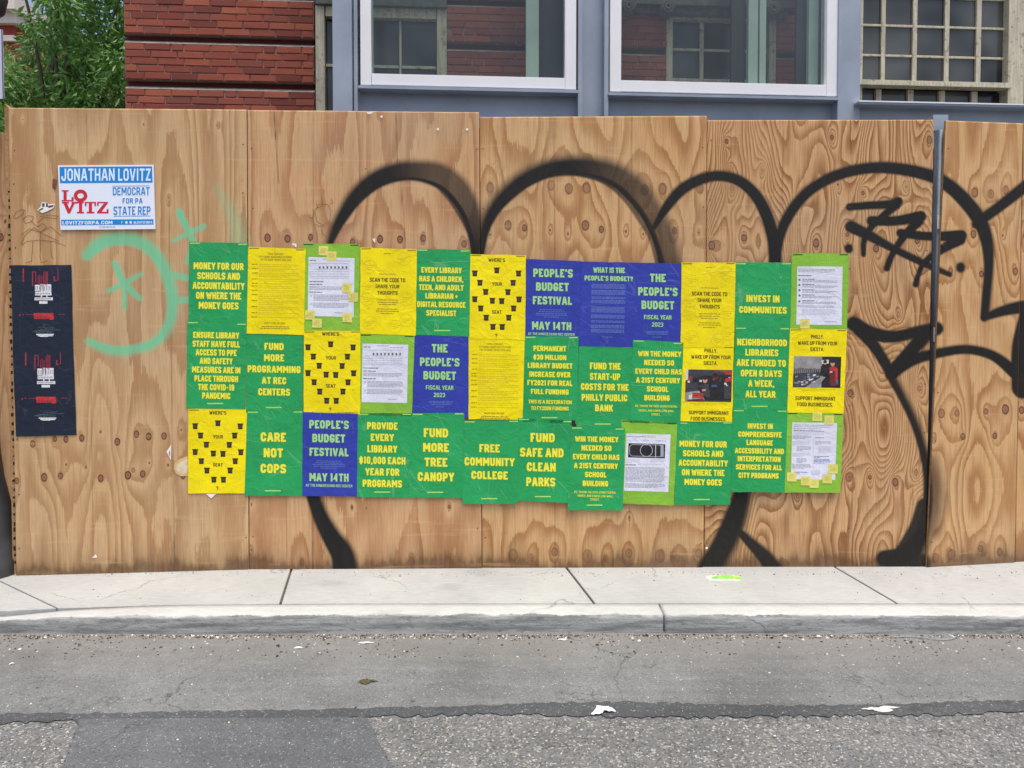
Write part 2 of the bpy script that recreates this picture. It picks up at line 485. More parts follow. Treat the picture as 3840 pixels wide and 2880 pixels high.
MINT = [
    ([(325, 958, 38), (372, 915, 50), (430, 897, 48), (500, 900, 48), (560, 932, 46), (608, 992, 44), (637, 1070, 42), (648, 1130, 42), (638, 1200, 38), (606, 1262, 36), (545, 1300, 34), (450, 1316, 34), (385, 1304, 32), (332, 1280, 24)], 8, 16, 0.95),
    ([(640, 1030, 24), (720, 1046, 24)], 6, 6, 0.9),
    ([(648, 1128, 24), (720, 1122, 24)], 6, 6, 0.9),
    ([(672, 796, 28), (722, 900, 24)], 5, 6, 0.95), ([(652, 902, 15), (712, 872, 18), (764, 848, 20)], 5, 6, 0.92),
    ([(702, 984, 16), (722, 900, 20)], 6, 8, 0.9),
    ([(430, 990, 24), (466, 1062, 26), (524, 1120, 20)], 5, 6, 0.95), ([(405, 1092, 16), (466, 1062, 22), (530, 1026, 14)], 5, 6, 0.92),
    ([(468, 1062, 20), (466, 1156, 16)], 5, 6, 0.92),
    ([(812, 705, 14), (868, 800, 44), (900, 905, 70), (905, 960, 70)], 24, 30, 0.36),
]


def stroke_field(px, py, strokes):
    out = np.zeros_like(px)
    for pts, si, so, alpha in strokes:
        # densify with Catmull-Rom
        P = np.array([tuple(q) + ((1.0,) if len(q) == 3 else ()) for q in pts], float)
        if len(P) > 2:
            Q = np.vstack([2 * P[0] - P[1], P, 2 * P[-1] - P[-2]])
            dn = []
            for i in range(1, len(Q) - 2):
                for t in np.linspace(0, 1, 5, endpoint=False):
                    a, b, c, d = Q[i - 1], Q[i], Q[i + 1], Q[i + 2]
                    dn.append(0.5 * ((2 * b) + (-a + c) * t + (2 * a - 5 * b + 4 * c - d) * t * t + (-a + 3 * b - 3 * c + d) * t ** 3))
            dn.append(P[-1]); P = np.array(dn)
        m = (px > P[:, 0].min() - 120) & (px < P[:, 0].max() + 120) & (py > P[:, 1].min() - 120) & (py < P[:, 1].max() + 120)
        if not m.any(): continue
        X = px[m]; Y = py[m]
        best = np.full(X.shape, -1e9); side = np.zeros_like(X); al = np.ones_like(X)
        for i in range(len(P) - 1):
            a, b = P[i], P[i + 1]
            d = b[:2] - a[:2]; L2 = (d ** 2).sum() + 1e-9
            t = np.clip(((X - a[0]) * d[0] + (Y - a[1]) * d[1]) / L2, 0, 1)
            cx = a[0] + d[0] * t; cy = a[1] + d[1] * t; w = (a[2] + (b[2] - a[2]) * t) / 2
            w = w * (1.7 if len(pts) and 3180 < pts[0][0] < 3610 and 760 < pts[0][1] < 1010 and alpha > .925 and len(pts) < 7 and si < 5 else 1.02)
            dist = w - np.hypot(X - cx, Y - cy)
            s = np.sign(d[0] * (Y - cy) - d[1] * (X - cx))
            u = dist > best
            best[u] = dist[u]; side[u] = s[u]; al[u] = (a[3] + (b[3] - a[3]) * t)[u]
        soft = np.where(side > 0, si, so)   # right hand side of travel = inner
        c = np.clip(best / (soft * 2) + 0.5, 0, 1); c = c * c * (3 - 2 * c)
        out[m] = np.maximum(out[m], c * alpha * al)
    return out


# ------------------------------------------------------------------ the plywood fence
fence = empty("plywood_fence", (0, 3.95, 0))
tag(fence, "long construction fence of plywood sheets sprayed with black arches, standing behind the pavement", "fence")


def panel(name, quad, off, mat, gp, knots, seams=(), thick=0.016, label=None, step=4.4):
    (x0, y0), (x1, y1), (x2, y2), (x3, y3) = quad      # TL TR BR BL
    nu = int(max(x1 - x0, x2 - x3) / step) + 2
    nv = int((y3 - y0) / step) + 2
    u, v = np.meshgrid(np.linspace(0, 1, nu), np.linspace(0, 1, nv))
    px = (x0 * (1 - u) + x1 * u) * (1 - v) + (x3 * (1 - u) + x2 * u) * v
    py = (y0 * (1 - u) + y1 * u) * (1 - v) + (y3 * (1 - u) + y2 * u) * v
    W = on_fence(px, py, off)
    # sheets bow a little
    bow = (vnoise(px / 420, py / 600, gp['seed']) - 0.5) * 0.004
    W[..., 1] += bow
    n = nu * nv
    V = W.reshape(-1, 3)
    # rim for the thickness
    rim = [i for i in range(nu)] + [r * nu + nu - 1 for r in range(1, nv)] + [(nv - 1) * nu + i for i in range(nu - 2, -1, -1)] + [r * nu for r in range(nv - 2, 0, -1)]
    back = V[rim] + np.array([0, thick, 0])
    A = np.vstack([V, back])
    idx = np.arange(n).reshape(nv, nu)
    q = np.stack([idx[:-1, :-1], idx[1:, :-1], idx[1:, 1:], idx[:-1, 1:]], -1).reshape(-1, 4)
    nr = len(rim); rim = np.array(rim)
    rn = np.roll(rim, -1); bi = n + np.arange(nr); bn = np.roll(bi, -1)
    sideq = np.stack([rim, rn, bn, bi], -1)
    allq = np.vstack([q, sideq])
    c = np.array([A[:, 0].mean(), A[:, 1].mean(), A[:, 2].min()])
    me = bpy.data.meshes.new(name)
    me.vertices.add(len(A)); me.vertices.foreach_set("co", (A - c).ravel())
    me.loops.add(allq.size); me.loops.foreach_set("vertex_index", allq.ravel().astype(np.int32))
    me.polygons.add(len(allq)); me.polygons.foreach_set("loop_start", np.arange(0, allq.size, 4, dtype=np.int32))
    mi = np.zeros(len(allq), np.int32); mi[len(q):] = 1
    me.polygons.foreach_set("material_index", mi)
    sm = np.zeros(len(allq), bool); sm[:len(q)] = True
    me.polygons.foreach_set("use_smooth", sm)
    me.materials.append(mat); me.materials.append(M['ply_edge'])
    me.update(calc_edges=True)
    # ---- grain field
    X = px.ravel() / 705.0; Z = (2140 - py.ravel()) / 705.0
    sd_ = gp['seed']; per = gp['per']; kx = gp['kx']; lp = max(2, int(round(per * kx))); kx = lp / per
    drift = (vnoise(X * 0.8, Z * 0.6, sd_ + 5) - 0.5) * 0.35
    G = gp['A'] * vnoise(X * kx + drift, Z * gp['kz'], sd_, lp)
    G += gp['A2'] * vnoise(X * kx * 2 + 3.3, Z * gp['kz'] * 2.2, sd_ + 1, lp * 2)
    G += gp['A3'] * vnoise(X * kx * 5, Z * gp['kz'] * 6, sd_ + 2)
    G += gp.get('tilt', 0.0) * X + gp.get('ztilt', 0.0) * Z
    K = np.full(X.shape, 9.0); KD = np.zeros_like(X)
    for kn in knots:
        kxp, kyp, kr = kn[0], kn[1], kn[2]; dk = kn[3] if len(kn) > 3 else 1.0
        dx = (px.ravel() - kxp) / 705.0; dz = (kyp - py.ravel()) / 705.0
        r = kr * 0.86 / 705.0
        e = np.sqrt(dx ** 2 + (dz * 0.72) ** 2)
        far = np.sqrt(dx ** 2 + (dz * 0.42) ** 2)
        G += gp['K'] * np.exp(-far / (r * 2.6))
        kk = e / r
        u_ = kk < K
        K[u_] = kk[u_]; KD[u_] = dk
    SM = np.zeros_like(X)
    for s in seams:
        sx, sy0, sx2, sy1, w, al = s
        t = np.clip((py.ravel() - sy0) / (sy1 - sy0), 0, 1)
        ins = (py.ravel() >= sy0) & (py.ravel() <= sy1)
        cxs = sx + (sx2 - sx) * t
        d = np.abs(px.ravel() - cxs)
        val = np.clip(1.0 - d / (w + 2.5), 0, 1) * al * ins * (0.55 + 0.45 * vnoise(py.ravel() / 30, X * 0, 3))
        SM = np.maximum(SM, val)
    PA = stroke_field(px.ravel(), py.ravel(), BLACK)
    MI = stroke_field(px.ravel(), py.ravel(), MINT)
    for nm, arr, zero in (("grain", G, 0), ("knot", K, 9), ("knotdark", KD, 0), ("seam", SM, 0), ("paint", PA, 0), ("mint", MI, 0)):
        at = me.attributes.new(nm, 'FLOAT', 'POINT')
        full = np.concatenate([arr, arr[rim]]).astype(np.float32)
        at.data.foreach_set("value", full)
    o = bpy.data.objects.new("plywood_panel", me)
    o.location = c
    link(o, fence)
    if label: o["label"] = label
    return o


g1 = dict(seed=3, per=1.3, kx=5.2, kz=0.55, A=5.2, A2=1.6, A3=0.14, K=1.2, tilt=1.3)
g2 = dict(seed=8, per=0.61, kx=5.0, kz=0.95, A=4.4, A2=1.1, A3=0.12, K=1.7, tilt=0.3)
g3 = dict(seed=19, per=0.40, kx=5.0, kz=0.80, A=4.2, A2=1.5, A3=0.12, K=2.3, tilt=0.2)
g4 = dict(seed=31, per=0.86, kx=4.6, kz=1.25, A=12.5, A2=5.0, A3=0.6, K=6.0, tilt=0.5)
g5 = dict(seed=44, per=0.40, kx=6.0, kz=0.8, A=5.5, A2=2.0, A3=0.2, K=2.8, tilt=0.4)
g6 = dict(seed=52, per=0.40, kx=9.0, kz=0.5, A=7.0, A2=2.0, A3=0.2, K=2.8, tilt=0.4)

k1 = [(122, 1665, 11), (205, 1646, 9), (247, 1647, 11), (307, 1643, 11), (440, 1657, 12), (512, 1628, 11), (557, 1637, 12), (615, 1635, 11),
      (62, 1803, 10), (165, 1790, 13), (226, 1785, 11), (378, 1793, 11), (480, 1782, 13), (535, 1777, 11), (500, 1763, 8, .6), (248, 1742, 4), (323, 1752, 4), (377, 1620, 4), (560, 1736, 4), (630, 1744, 5), (686, 1787, 9),
      (85, 448, 3), (538, 466, 3), (815, 470, 3), (632, 740, 3), (632, 758, 3), (680, 1612, 4)]
k2 = [(1003, 892, 13), (1078, 895, 13), (1165, 890, 11), (1322, 908, 10), (1425, 897, 13), (1500, 898, 12), (1587, 893, 11), (1740, 915, 12),
      (1133, 2108, 10, .25), (1545, 2102, 11, .3), (1320, 1902, 5), (1685, 1900, 6), (943, 1892, 4), (943, 2062, 4)]
k3 = [(1838, 703, 16, .55), (2067, 695, 17, .5), (2133, 707, 17, .6), (2200, 705, 17, .6), (2345, 705, 15, .5), (2418, 712, 17, .6), (2485, 708, 18, .6), (2625, 708, 16, .6),
      (1905, 845, 15, .8), (1967, 855, 11), (2195, 845, 16, .8), (2255, 860, 11), (2530, 865, 11, .8), (2063, 863, 4), (2130, 877, 4), (2347, 868, 5), (2412, 878, 4), (2620, 872, 4),
      (1924, 2082, 20, .45), (1992, 2092, 13, .4), (2080, 2070, 14, .6), (2203, 2086, 21, .45), (2272, 2095, 13, .4), (2357, 2075, 15, .6), (2475, 2086, 21, .45), (2540, 2093, 14, .4), (2620, 2075, 14, .6), (1838, 880, 4), (2360, 1941, 4)]
k4 = [(2725, 530, 8), (3120, 515, 8), (3487, 525, 12, .7), (2670, 920, 14), (2790, 892, 12), (3237, 724, 7), (3142, 692, 4), (3400, 700, 4, .5), (3060, 912, 13), (3178, 880, 7), (3285, 932, 12), (3440, 902, 11),
      (2745, 705, 8, .3), (3188, 1475, 12, .9), (3448, 1457, 9, .5), (3183, 1790, 14, .6), (3262, 1790, 7), (3357, 1808, 13), (3435, 1772, 9, .4), (2990, 1850, 6, .3), (2735, 640, 6, .2), (2860, 640, 6, .2), (3370, 1180, 7, .2)]
k5 = [(3655, 722, 15, .6), (3715, 727, 14, .6), (3772, 713, 14, .5), (3650, 878, 12, .8), (3565, 1015, 10, .7), (3680, 1027, 10), (3808, 1017, 11, .8), (3760, 883, 4),
      (3530, 1550, 15, .7), (3588, 1550, 11, .7), (3697, 1543, 10, .8), (3770, 1535, 15), (3610, 1637, 10), (3730, 1634, 10), (3510, 2092, 15, .5), (3568, 2080, 17, .55), (3677, 2057, 11, .8), (3748, 2070, 12, .8), (3500, 1645, 8, .4)]
k7 = [(3850, 885, 13), (3900, 1015, 12), (3960, 720, 14), (3832, 1538, 12), (3990, 1600, 12)]
k6 = [(3, 890, 12), (20, 830, 5), (-40, 1300, 12), (12, 2010, 5)]

panel("plywood_panel", [(30, 404), (924, 411), (932, 2144), (60, 2168)], 0.0, M['ply_broad'], g1, k1,
      [(324, 425, 352, 2150, 0.6, .5), (632, 735, 655, 2140, 0.8, .7), (745, 1400, 750, 2140, .5, .4)], label="leftmost wide plywood sheet with mint spray marks")
panel("plywood_panel", [(928, 413), (1796, 421), (1806, 2133), (935, 2139)], 0.004, M['ply_mid'], g2, k2,
      [(1028, 418, 1045, 690, 1.6, 1.0), (1175, 418, 1174, 2140, 0.7, .6), (1174, 1860, 1173, 2140, 2.2, 1.0), (1485, 420, 1490, 615, 2.0, 1.0), (1498, 600, 1520, 900, .6, .7), (1074, 1860, 1075, 2140, .8, .5), (1500, 430, 1506, 900, .4, .4)], label="plywood sheet with flame shaped grain and white nail heads")
panel("plywood_panel", [(1798, 439), (2650, 435), (2638, 2135), (1808, 2134)], 0.010, M['ply_gold'], g3, k3,
      [(2081, 438, 2080, 980, .9, .7), (2369, 438, 2366, 980, .9, .6), (2080, 1880, 2082, 2139, .8, .6), (2360, 1900, 2358, 2139, .6, .6), (1930, 1900, 1931, 2130, .5, .5)], label="plywood sheet under the widest black arch, with a row of oval knots")
panel("plywood_panel", [(2652, 451), (3502, 449), (3470, 2135), (2641, 2136)], 0.016, M['ply_wild'], g4, k4,
      [(2935, 452, 2935, 980, .7, .5), (3218, 452, 3208, 640, .8, .5), (3196, 1400, 3196, 2139, .8, .7), (2770, 452, 2772, 900, .3, .3)], label="plywood sheet with wild dark wavy grain")
panel("plywood_panel", [(3547, 452), (3836, 463), (3804, 2113), (3475, 2137)], 0.004, M['ply_gold'], g5, k5,
      [(3680, 460, 3670, 1100, .6, .4)], label="plywood sheet right of the metal pipe")
panel("plywood_panel", [(3838, 463), (4620, 487), (4560, 2076), (3807, 2115)], 0.010, M['ply_gold'], dict(g5, seed=71), k7, label="plywood sheet at the right edge of the frame")
# short return sheet beyond the left corner
panel("plywood_panel", [(-760, 470), (26, 498), (50, 2132), (-700, 2160)], 0.09, M['ply_mid'], g6, k6, label="lower plywood sheet left of the corner")
# lumber framing behind the sheets
for (xa, ya, yb) in ((60, 480, 2120), (500, 520, 2120), (932, 480, 2120), (1370, 520, 2120), (1802, 480, 2120), (2220, 520, 2120), (2645, 500, 2120), (3070, 520, 2120), (3440, 500, 2100), (3820, 500, 2100), (-300, 520, 2120)):
    b = MB()
    A_ = on_fence(xa - 13, ya, 0.034); B_ = on_fence(xa + 13, ya, 0.034); C_ = on_fence(xa + 13, yb, 0.034); D_ = on_fence(xa - 13, yb, 0.034)
    for p in (B_, C_): p[1] = A_[1]
    b.prism([D_, C_, B_, A_], (0, 0.089, 0))
    b.build("stud", M['lumber'], fence)
M['gap_black'] = simple("black gap fill", lin(12, 11, 10), 0.9, 0.3, 20)
for (xa, xb, of) in ((1150, 1806, .004), (1808, 2638, .010), (2641, 3470, .016), (3475, 3803, .004), (3807, 4560, .010)):  # near-black strips painting the shade in the gap under the sheets
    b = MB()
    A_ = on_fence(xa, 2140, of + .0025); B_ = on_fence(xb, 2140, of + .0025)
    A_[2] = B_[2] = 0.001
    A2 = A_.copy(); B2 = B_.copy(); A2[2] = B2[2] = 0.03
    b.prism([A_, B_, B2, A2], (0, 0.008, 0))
    b.build("gap_shade", M['gap_black'], fence)
b2_ = MB(); A_ = [on_fence(48, 2150, .02), on_fence(60, 2163, .02), on_fence(31, 402, .02), on_fence(16, 388, .02)]
b2_.prism(A_, (0, .03, 0)); b2_.build("corner_strip", M['ply_edge'], fence)
# dark boxes drawn for the gap down the left edge of sheet one
b = MB()
for k in range(46):
    y = 720 + k * 31 + random.uniform(-6, 6)
    if y > 2140: break
    x = 29 + (y - 404) / 1764 * 30
    p = on_fence(x, y, -0.001)
    hh = random.uniform(.004, .013); ww = random.uniform(.004, .010)
    b.box((p[0] - ww, p[1] - 0.001, p[2] - hh), (p[0] + 0.001, p[1] + 0.01, p[2] + hh * random.uniform(.5, 1.2)))
b.build("edge_gap", M['gap_black'], fence)["kind"] = "stuff"

# ------------------------------------------------------------------ stroke font
T_ = 0.225
GL = {
 'A': (.66, [[(0, 0), (.40, 1), (.60, 1), (1, 0)]], [[(.2, .26), (.8, .26)]]),
 'B': (.60, [[(0, 0), (0, 1)]], [[(-.02, 1), (.74, 1), (.95, .86), (.95, .64), (.76, .5), (.3, .5)], [(-.02, .5), (.78, .5), (1, .36), (1, .14), (.78, 0), (-.02, 0)]]),
 'C': (.58, [[(1, .78), (1, .82), (.75, 1), (.25, 1), (0, .82), (0, .18), (.25, 0), (.75, 0), (1, .18), (1, .22)]], []),
 'D': (.60, [[(0, 0), (.70, 0), (1, .22), (1, .78), (.70, 1), (0, 1), (0, .0)]], []),
 'E': (.52, [[(1, 0), (0, 0), (0, 1), (1, 1)]], [[(0, .5), (.85, .5)]]),
 'F': (.50, [[(0, 0), (0, 1), (1, 1)]], [[(0, .47), (.85, .47)]]),
 'G': (.60, [[(1, .80), (1, .84), (.75, 1), (.25, 1), (0, .82), (0, .18), (.25, 0), (.75, 0), (1, .18), (1, .40), (.62, .40)]], []),
 'H': (.60, [[(0, 0), (0, 1)], [(1, 0), (1, 1)]], [[(0, .5), (1, .5)]]),
 'I': (.24, [[(.5, 0), (.5, 1)]], []),
 'J': (.52, [[(0, .25), (0, .18), (.25, 0), (.75, 0), (1, .2), (1, 1)]], []),
 'K': (.60, [[(0, 0), (0, 1)], [(1, 1), (.30, .45)], [(.42, .58), (1, 0)]], []),
 'L': (.48, [[(0, 1), (0, 0), (1, 0)]], []),
 'M': (.80, [[(0, 0), (0, 1)], [(1, 0), (1, 1)]], [[(.06, 1.05), (.5, .25)], [(.94, 1.05), (.5, .25)]]),
 'N': (.62, [[(0, 0), (0, 1)], [(1, 0), (1, 1)]], [[(.04, 1.0), (.96, 0)]]),
 'O': (.60, [[(.25, 0), (.75, 0), (1, .18), (1, .82), (.75, 1), (.25, 1), (0, .82), (0, .18), (.25, 0)]], []),
 'P': (.58, [[(0, 0), (0, 1)]], [[(-.02, 1), (.74, 1), (1, .82), (1, .60), (.74, .43), (-.02, .43)]]),
 'Q': (.60, [[(.25, 0), (.75, 0), (1, .18), (1, .82), (.75, 1), (.25, 1), (0, .82), (0, .18), (.25, 0)], [(.6, .2), (1, -.08)]], []),
 'R': (.60, [[(0, 0), (0, 1)], [(.58, .45), (1, 0)]], [[(-.02, 1), (.72, 1), (.96, .82), (.96, .62), (.72, .45), (-.02, .45)]]),
 'S': (.60, [[(1, .90), (.8, 1), (.2, 1), (0, .86), (0, .68), (.2, .55), (.8, .45), (1, .32), (1, .14), (.8, 0), (.2, 0), (0, .10)]], []),
 'T': (.56, [[(0, 1), (1, 1)]], [[(.5, -.14), (.5, 1)]]),
 'U': (.60, [[(0, 1), (0, .18), (.25, 0), (.75, 0), (1, .18), (1, 1)]], []),
 'V': (.64, [[(0, 1), (.42, 0), (.58, 0), (1, 1)]], []),
 'W': (.90, [[(0, 1), (.22, 0), (.30, 0), (.5, .8)], [(.5, .8), (.70, 0), (.78, 0), (1, 1)]], []),
 'X': (.62, [[(0, 0), (1, 1)], [(0, 1), (1, 0)]], []),
 'Y': (.62, [[(0, 1), (.5, .45)], [(1, 1), (.5, .45)]], [[(.5, -.14), (.5, .5)]]),
 'Z': (.56, [[(0, 1), (1, 1)], [(0, 0), (1, 0)]], [[(.98, 1), (.02, 0)]]),
 '0': (.56, [[(.25, 0), (.75, 0), (1, .18), (1, .82), (.75, 1), (.25, 1), (0, .82), (0, .18), (.25, 0)]], []),
 '1': (.36, [[(.75, 0), (.75, 1)]], [[(-.1, .82), (.75, 1)]]),
 '2': (.56, [[(0, .90), (.2, 1), (.75, 1), (1, .84), (1, .62), (0, .12), (0, 0), (1, 0)]], []),
 '3': (.54, [[(0, .92), (.2, 1), (.75, 1), (1, .84), (1, .64), (.6, .52), (1, .38), (1, .16), (.75, 0), (.2, 0), (0, .08)]], []),
 '4': (.58, [[(.75, 0), (.75, 1)]], [[(.75, 1), (0, .30), (1.1, .30)]]),
 '5': (.56, [[(1, 1), (0, 1), (0, .56), (.75, .56), (1, .42), (1, .16), (.75, 0), (.25, 0), (0, .16)]], []),
 '6': (.56, [[(1, .84), (.75, 1), (.25, 1), (0, .82), (0, .18), (.25, 0), (.75, 0), (1, .18), (1, .40), (.8, .54)]], [[(.8, .54), (0, .54)]]),
 '7': (.52, [[(0, 1), (1, 1), (.35, 0)]], []),
 '8': (.56, [[(.25, 0), (.75, 0), (1, .18), (1, .34), (.8, .5), (1, .66), (1, .82), (.75, 1), (.25, 1), (0, .82), (0, .66), (.2, .5), (0, .34), (0, .18), (.25, 0)]], [[(.2, .5), (.8, .5)]]),
 '9': (.56, [[(0, .16), (.25, 0), (.75, 0), (1, .18), (1, .82), (.75, 1), (.25, 1), (0, .82), (0, .60), (.2, .46)]], [[(.2, .46), (1, .46)]]),
 '$': (.56, [[(1, .76), (.75, .9), (.25, .9), (0, .78), (0, .64), (.2, .54), (.8, .46), (1, .36), (1, .22), (.75, .1), (.25, .1), (0, .24)]], [[(.5, -.25), (.5, 1.22)]]),
 '-': (.40, [], [[(-.2, .45), (1.2, .45)]]),
 '+': (.50, [], [[(-.2, .45), (1.2, .45)], [(.5, .12), (.5, .78)]]),
 '.': (.24, [], [[(.5, -.14), (.5, .08)]]),
 ',': (.24, [], [[(.4, -.28), (.55, .08)]]),
 ':': (.24, [], [[(.5, -.14), (.5, .08)], [(.5, .6), (.5, .82)]]),
 "'": (.22, [], [[(.5, .72), (.5, 1.12)]]),
 '?': (.52, [[(0, .76), (0, .84), (.25, 1), (.75, 1), (1, .84), (1, .62), (.5, .42), (.5, .30)]], [[(.5, -.14), (.5, .06)]]),
 '@': (.66, [[(.9, 0), (.25, 0), (0, .18), (0, .82), (.25, 1), (.75, 1), (1, .82), (1, .3), (.5, .3), (.5, .65), (.9, .65)]], []),
}


def ribbon(pts, w, ext):
    P = [np.array(p, float) for p in pts]
    closed = len(P) > 2 and np.allclose(P[0], P[-1])
    if closed: P = P[:-1]
    n = len(P)
    if not closed and ext:
        d = P[0] - P[1]; P[0] = P[0] + d / (np.linalg.norm(d) + 1e-9) * ext
        d = P[-1] - P[-2]; P[-1] = P[-1] + d / (np.linalg.norm(d) + 1e-9) * ext
    L, R = [], []
    for i in range(n):
        a = P[(i - 1) % n] if (closed or i > 0) else None
        b = P[(i + 1) % n] if (closed or i < n - 1) else None
        d1 = (P[i] - a) if a is not None else (b - P[i])
        d2 = (b - P[i]) if b is not None else (P[i] - a)
        d1 = d1 / (np.linalg.norm(d1) + 1e-9); d2 = d2 / (np.linalg.norm(d2) + 1e-9)
        n1 = np.array([-d1[1], d1[0]]); n2 = np.array([-d2[1], d2[0]])
        m = n1 + n2; ml = np.linalg.norm(m)
        m = n2 if ml < 1e-3 else m / ml
        k = 1.0 / max(0.45, float(m @ n1))
        L.append(P[i] + m * w / 2 * k); R.append(P[i] - m * w / 2 * k)
    qs = []
    for i in range(n if closed else n - 1):
        j = (i + 1) % n
        qs.append([L[i], R[i], R[j], L[j]])
    return qs


class Flat:
    """flat print lying on the fence: polygons written in photo pixels"""
    def __init__(s, off):
        s.off = off; s.p = []; s.lines = []; s.cur = None; s.key = {}
    def poly(s, pts, m=0, lift=0.0):
        s.p.append((pts, m, lift)); s.lines.append(s.cur if s.cur is not None else -1); return s
    def rect(s, x0, y0, x1, y1, m=0, lift=0.0, rot=0.0):
        if rot:
            cx, cy = (x0 + x1) / 2, (y0 + y1) / 2; c, n = math.cos(rot), math.sin(rot)
            pts = [(cx + (x - cx) * c - (y - cy) * n, cy + (x - cx) * n + (y - cy) * c) for x, y in ((x0, y0), (x1, y0), (x1, y1), (x0, y1))]
        else: pts = [(x0, y0), (x1, y0), (x1, y1), (x0, y1)]
        return s.poly(pts, m, lift)
    def line(s, pts, w, m=0, lift=0.0, ext=0):
        for q in ribbon(pts, w, ext): s.poly([tuple(a) for a in q], m, lift)
        return s
    def disc(s, cx, cy, rx, ry=None, m=0, lift=0.0, n=14, rot=0):
        ry = ry or rx
        return s.poly([(cx + rx * math.cos(2 * math.pi * k / n + rot), cy + ry * math.sin(2 * math.pi * k / n + rot)) for k in range(n)], m, lift)
    def text(s, txt, cx, cy, w, h, m=0, lift=0.0, slope=0.02, t=None, gap=.10):
        if t is None: t = T_ if h > 17 else (.172 if h > 8 else .15)
        tot = 0
        for ch in txt:
            tot += (.26 if ch == ' ' else GL[ch][0] + gap)
        tot -= gap
        kx = w / tot; x = cx - w / 2
        s.cur = s.key.setdefault((txt, round(cy / 6)), len(s.key))
        for k_ in s.key:
            if k_[0] == txt and abs(k_[1] * 6 - cy) < 8: s.cur = s.key[k_]; break
        for ch in txt:
            if ch == ' ': x += .26 * kx; continue
            W, a, bb = GL[ch]
            lay = 0
            for grp, ext in ((a, t / 2), (bb, 0)):
                for pl in grp:
                    pts = []
                    for (u, v) in pl:
                        pts.append((t / 2 + u * (W - t), t / 2 + v * (1 - t)))
                    e = ext if not (ch in 'DO08Q' and pl is a[0]) else 0
                    for q in ribbon(pts, t, e):
                        qq = []
                        for (u, v) in q:
                            X = x + u * kx
                            qq.append((X, cy + h / 2 - v * h + (X - cx) * slope))
                        s.poly(qq, m, lift + lay * 0.00004)
                    lay += 1
            x += (W + gap) * kx
        s.cur = None
        return s
    def words(s, x0, x1, y, h, m=0, lift=0.0, slope=0.02, seed=None, wmin=6, wmax=16, cx=None):
        r = random.Random(seed if seed is not None else (x0 * 7 + y * 13))
        x = x0; c = (x0 + x1) / 2
        while x < x1 - 2:
            w = min(r.uniform(wmin, wmax), x1 - x)
            s.rect(x, y - h / 2 + (x - c) * slope, x + w, y + h / 2 + (x - c) * slope, m, lift)
            x += w + r.uniform(1.2, 2.6)
        return s
    def build(s, name, mats, parent=None):
        if not s.p: return None
        if name in ("small_print", "form_print", "seat_icons", "note_writing", "nail_patch", "pen_doodle"):
            o = s._build(name, mats, parent); o["kind"] = "stuff"; return o
        if name == "lettering" and s.lines:
            for i in sorted(set(s.lines)):
                g = Flat(s.off); g.p = [p for p, k in zip(s.p, s.lines) if k == i]
                o = g._build("text_line", mats, parent)
            return o
        return s._build(name, mats, parent)
    def _build(s, name, mats, parent=None):
        pts = []; fs = []; ms = []; lf = []
        for p, m, l in s.p:
            n = len(pts); pts += p; lf += [l] * len(p)
            # face the viewer
            a = sum(p[i][0] * p[(i + 1) % len(p)][1] - p[(i + 1) % len(p)][0] * p[i][1] for i in range(len(p)))
            idx = list(range(n, n + len(p)))
            if a > 0: idx.reverse()
            fs.append(idx); ms.append(m)
        A = np.array(pts, float)
        W = on_fence(A[:, 0], A[:, 1], s.off)
        W[:, 1] -= np.array(lf)
        return mesh_obj(name, W, fs, mats, parent, ms)


def sheet(quad, off, mat, name, parent, seed=0, nu=7, nv=10, rag=0.8, curl=0.0):
    """a sheet of paper: slightly uneven edges"""
    r = random.Random(seed)
    (x0, y0), (x1, y1), (x2, y2), (x3, y3) = quad
    u, v = np.meshgrid(np.linspace(0, 1, nu), np.linspace(0, 1, nv))
    px = (x0 * (1 - u) + x1 * u) * (1 - v) + (x3 * (1 - u) + x2 * u) * v
    py = (y0 * (1 - u) + y1 * u) * (1 - v) + (y3 * (1 - u) + y2 * u) * v
    for (ii, jj) in [(i, j) for i in range(nv) for j in (0, nu - 1)]: px[ii, jj] += r.uniform(-rag, rag)
    for (ii, jj) in [(i, j) for i in (0, nv - 1) for j in range(nu)]: py[ii, jj] += r.uniform(-rag, rag)
    W = on_fence(px, py, off)
    V = W.reshape(-1, 3)
    idx = np.arange(nu * nv).reshape(nv, nu)
    q = np.stack([idx[:-1, :-1], idx[1:, :-1], idx[1:, 1:], idx[:-1, 1:]], -1).reshape(-1, 4)
    return mesh_obj(name, V, q.tolist(), mat, parent, smooth=True)


POST_GROUP = "posters pasted in three rows on the plywood fence"


def poster(idx, color, quad, layer, label, cat="poster"):
    x = sum(p[0] for p in quad) / 4; y = max(p[1] for p in quad)
    p = on_fence(x, y, -0.004)
    e = empty("poster", tuple(p))
    tag(e, label, cat, POST_GROUP)
    off = -0.004 - layer * 0.0010
    sheet(quad, off, M[color], "paper", e, seed=idx)
    return e, off


def corner_marks(f, quad, m, bottom=True, mb=None):
    (x0, y0), (x1, y1), (x2, y2), (x3, y3) = quad
    f.rect(x0 + 3, y0 + 3, x0 + 40, y0 + 7, m); f.rect(x1 - 36, y1 + 2, x1 - 4, y1 + 6, m)
    if bottom:
        c = (x2 + x3) / 2; y = (y2 + y3) / 2 - 20
        f.rect(c - 32, y - 2, c + 28, y + 2.5, m)


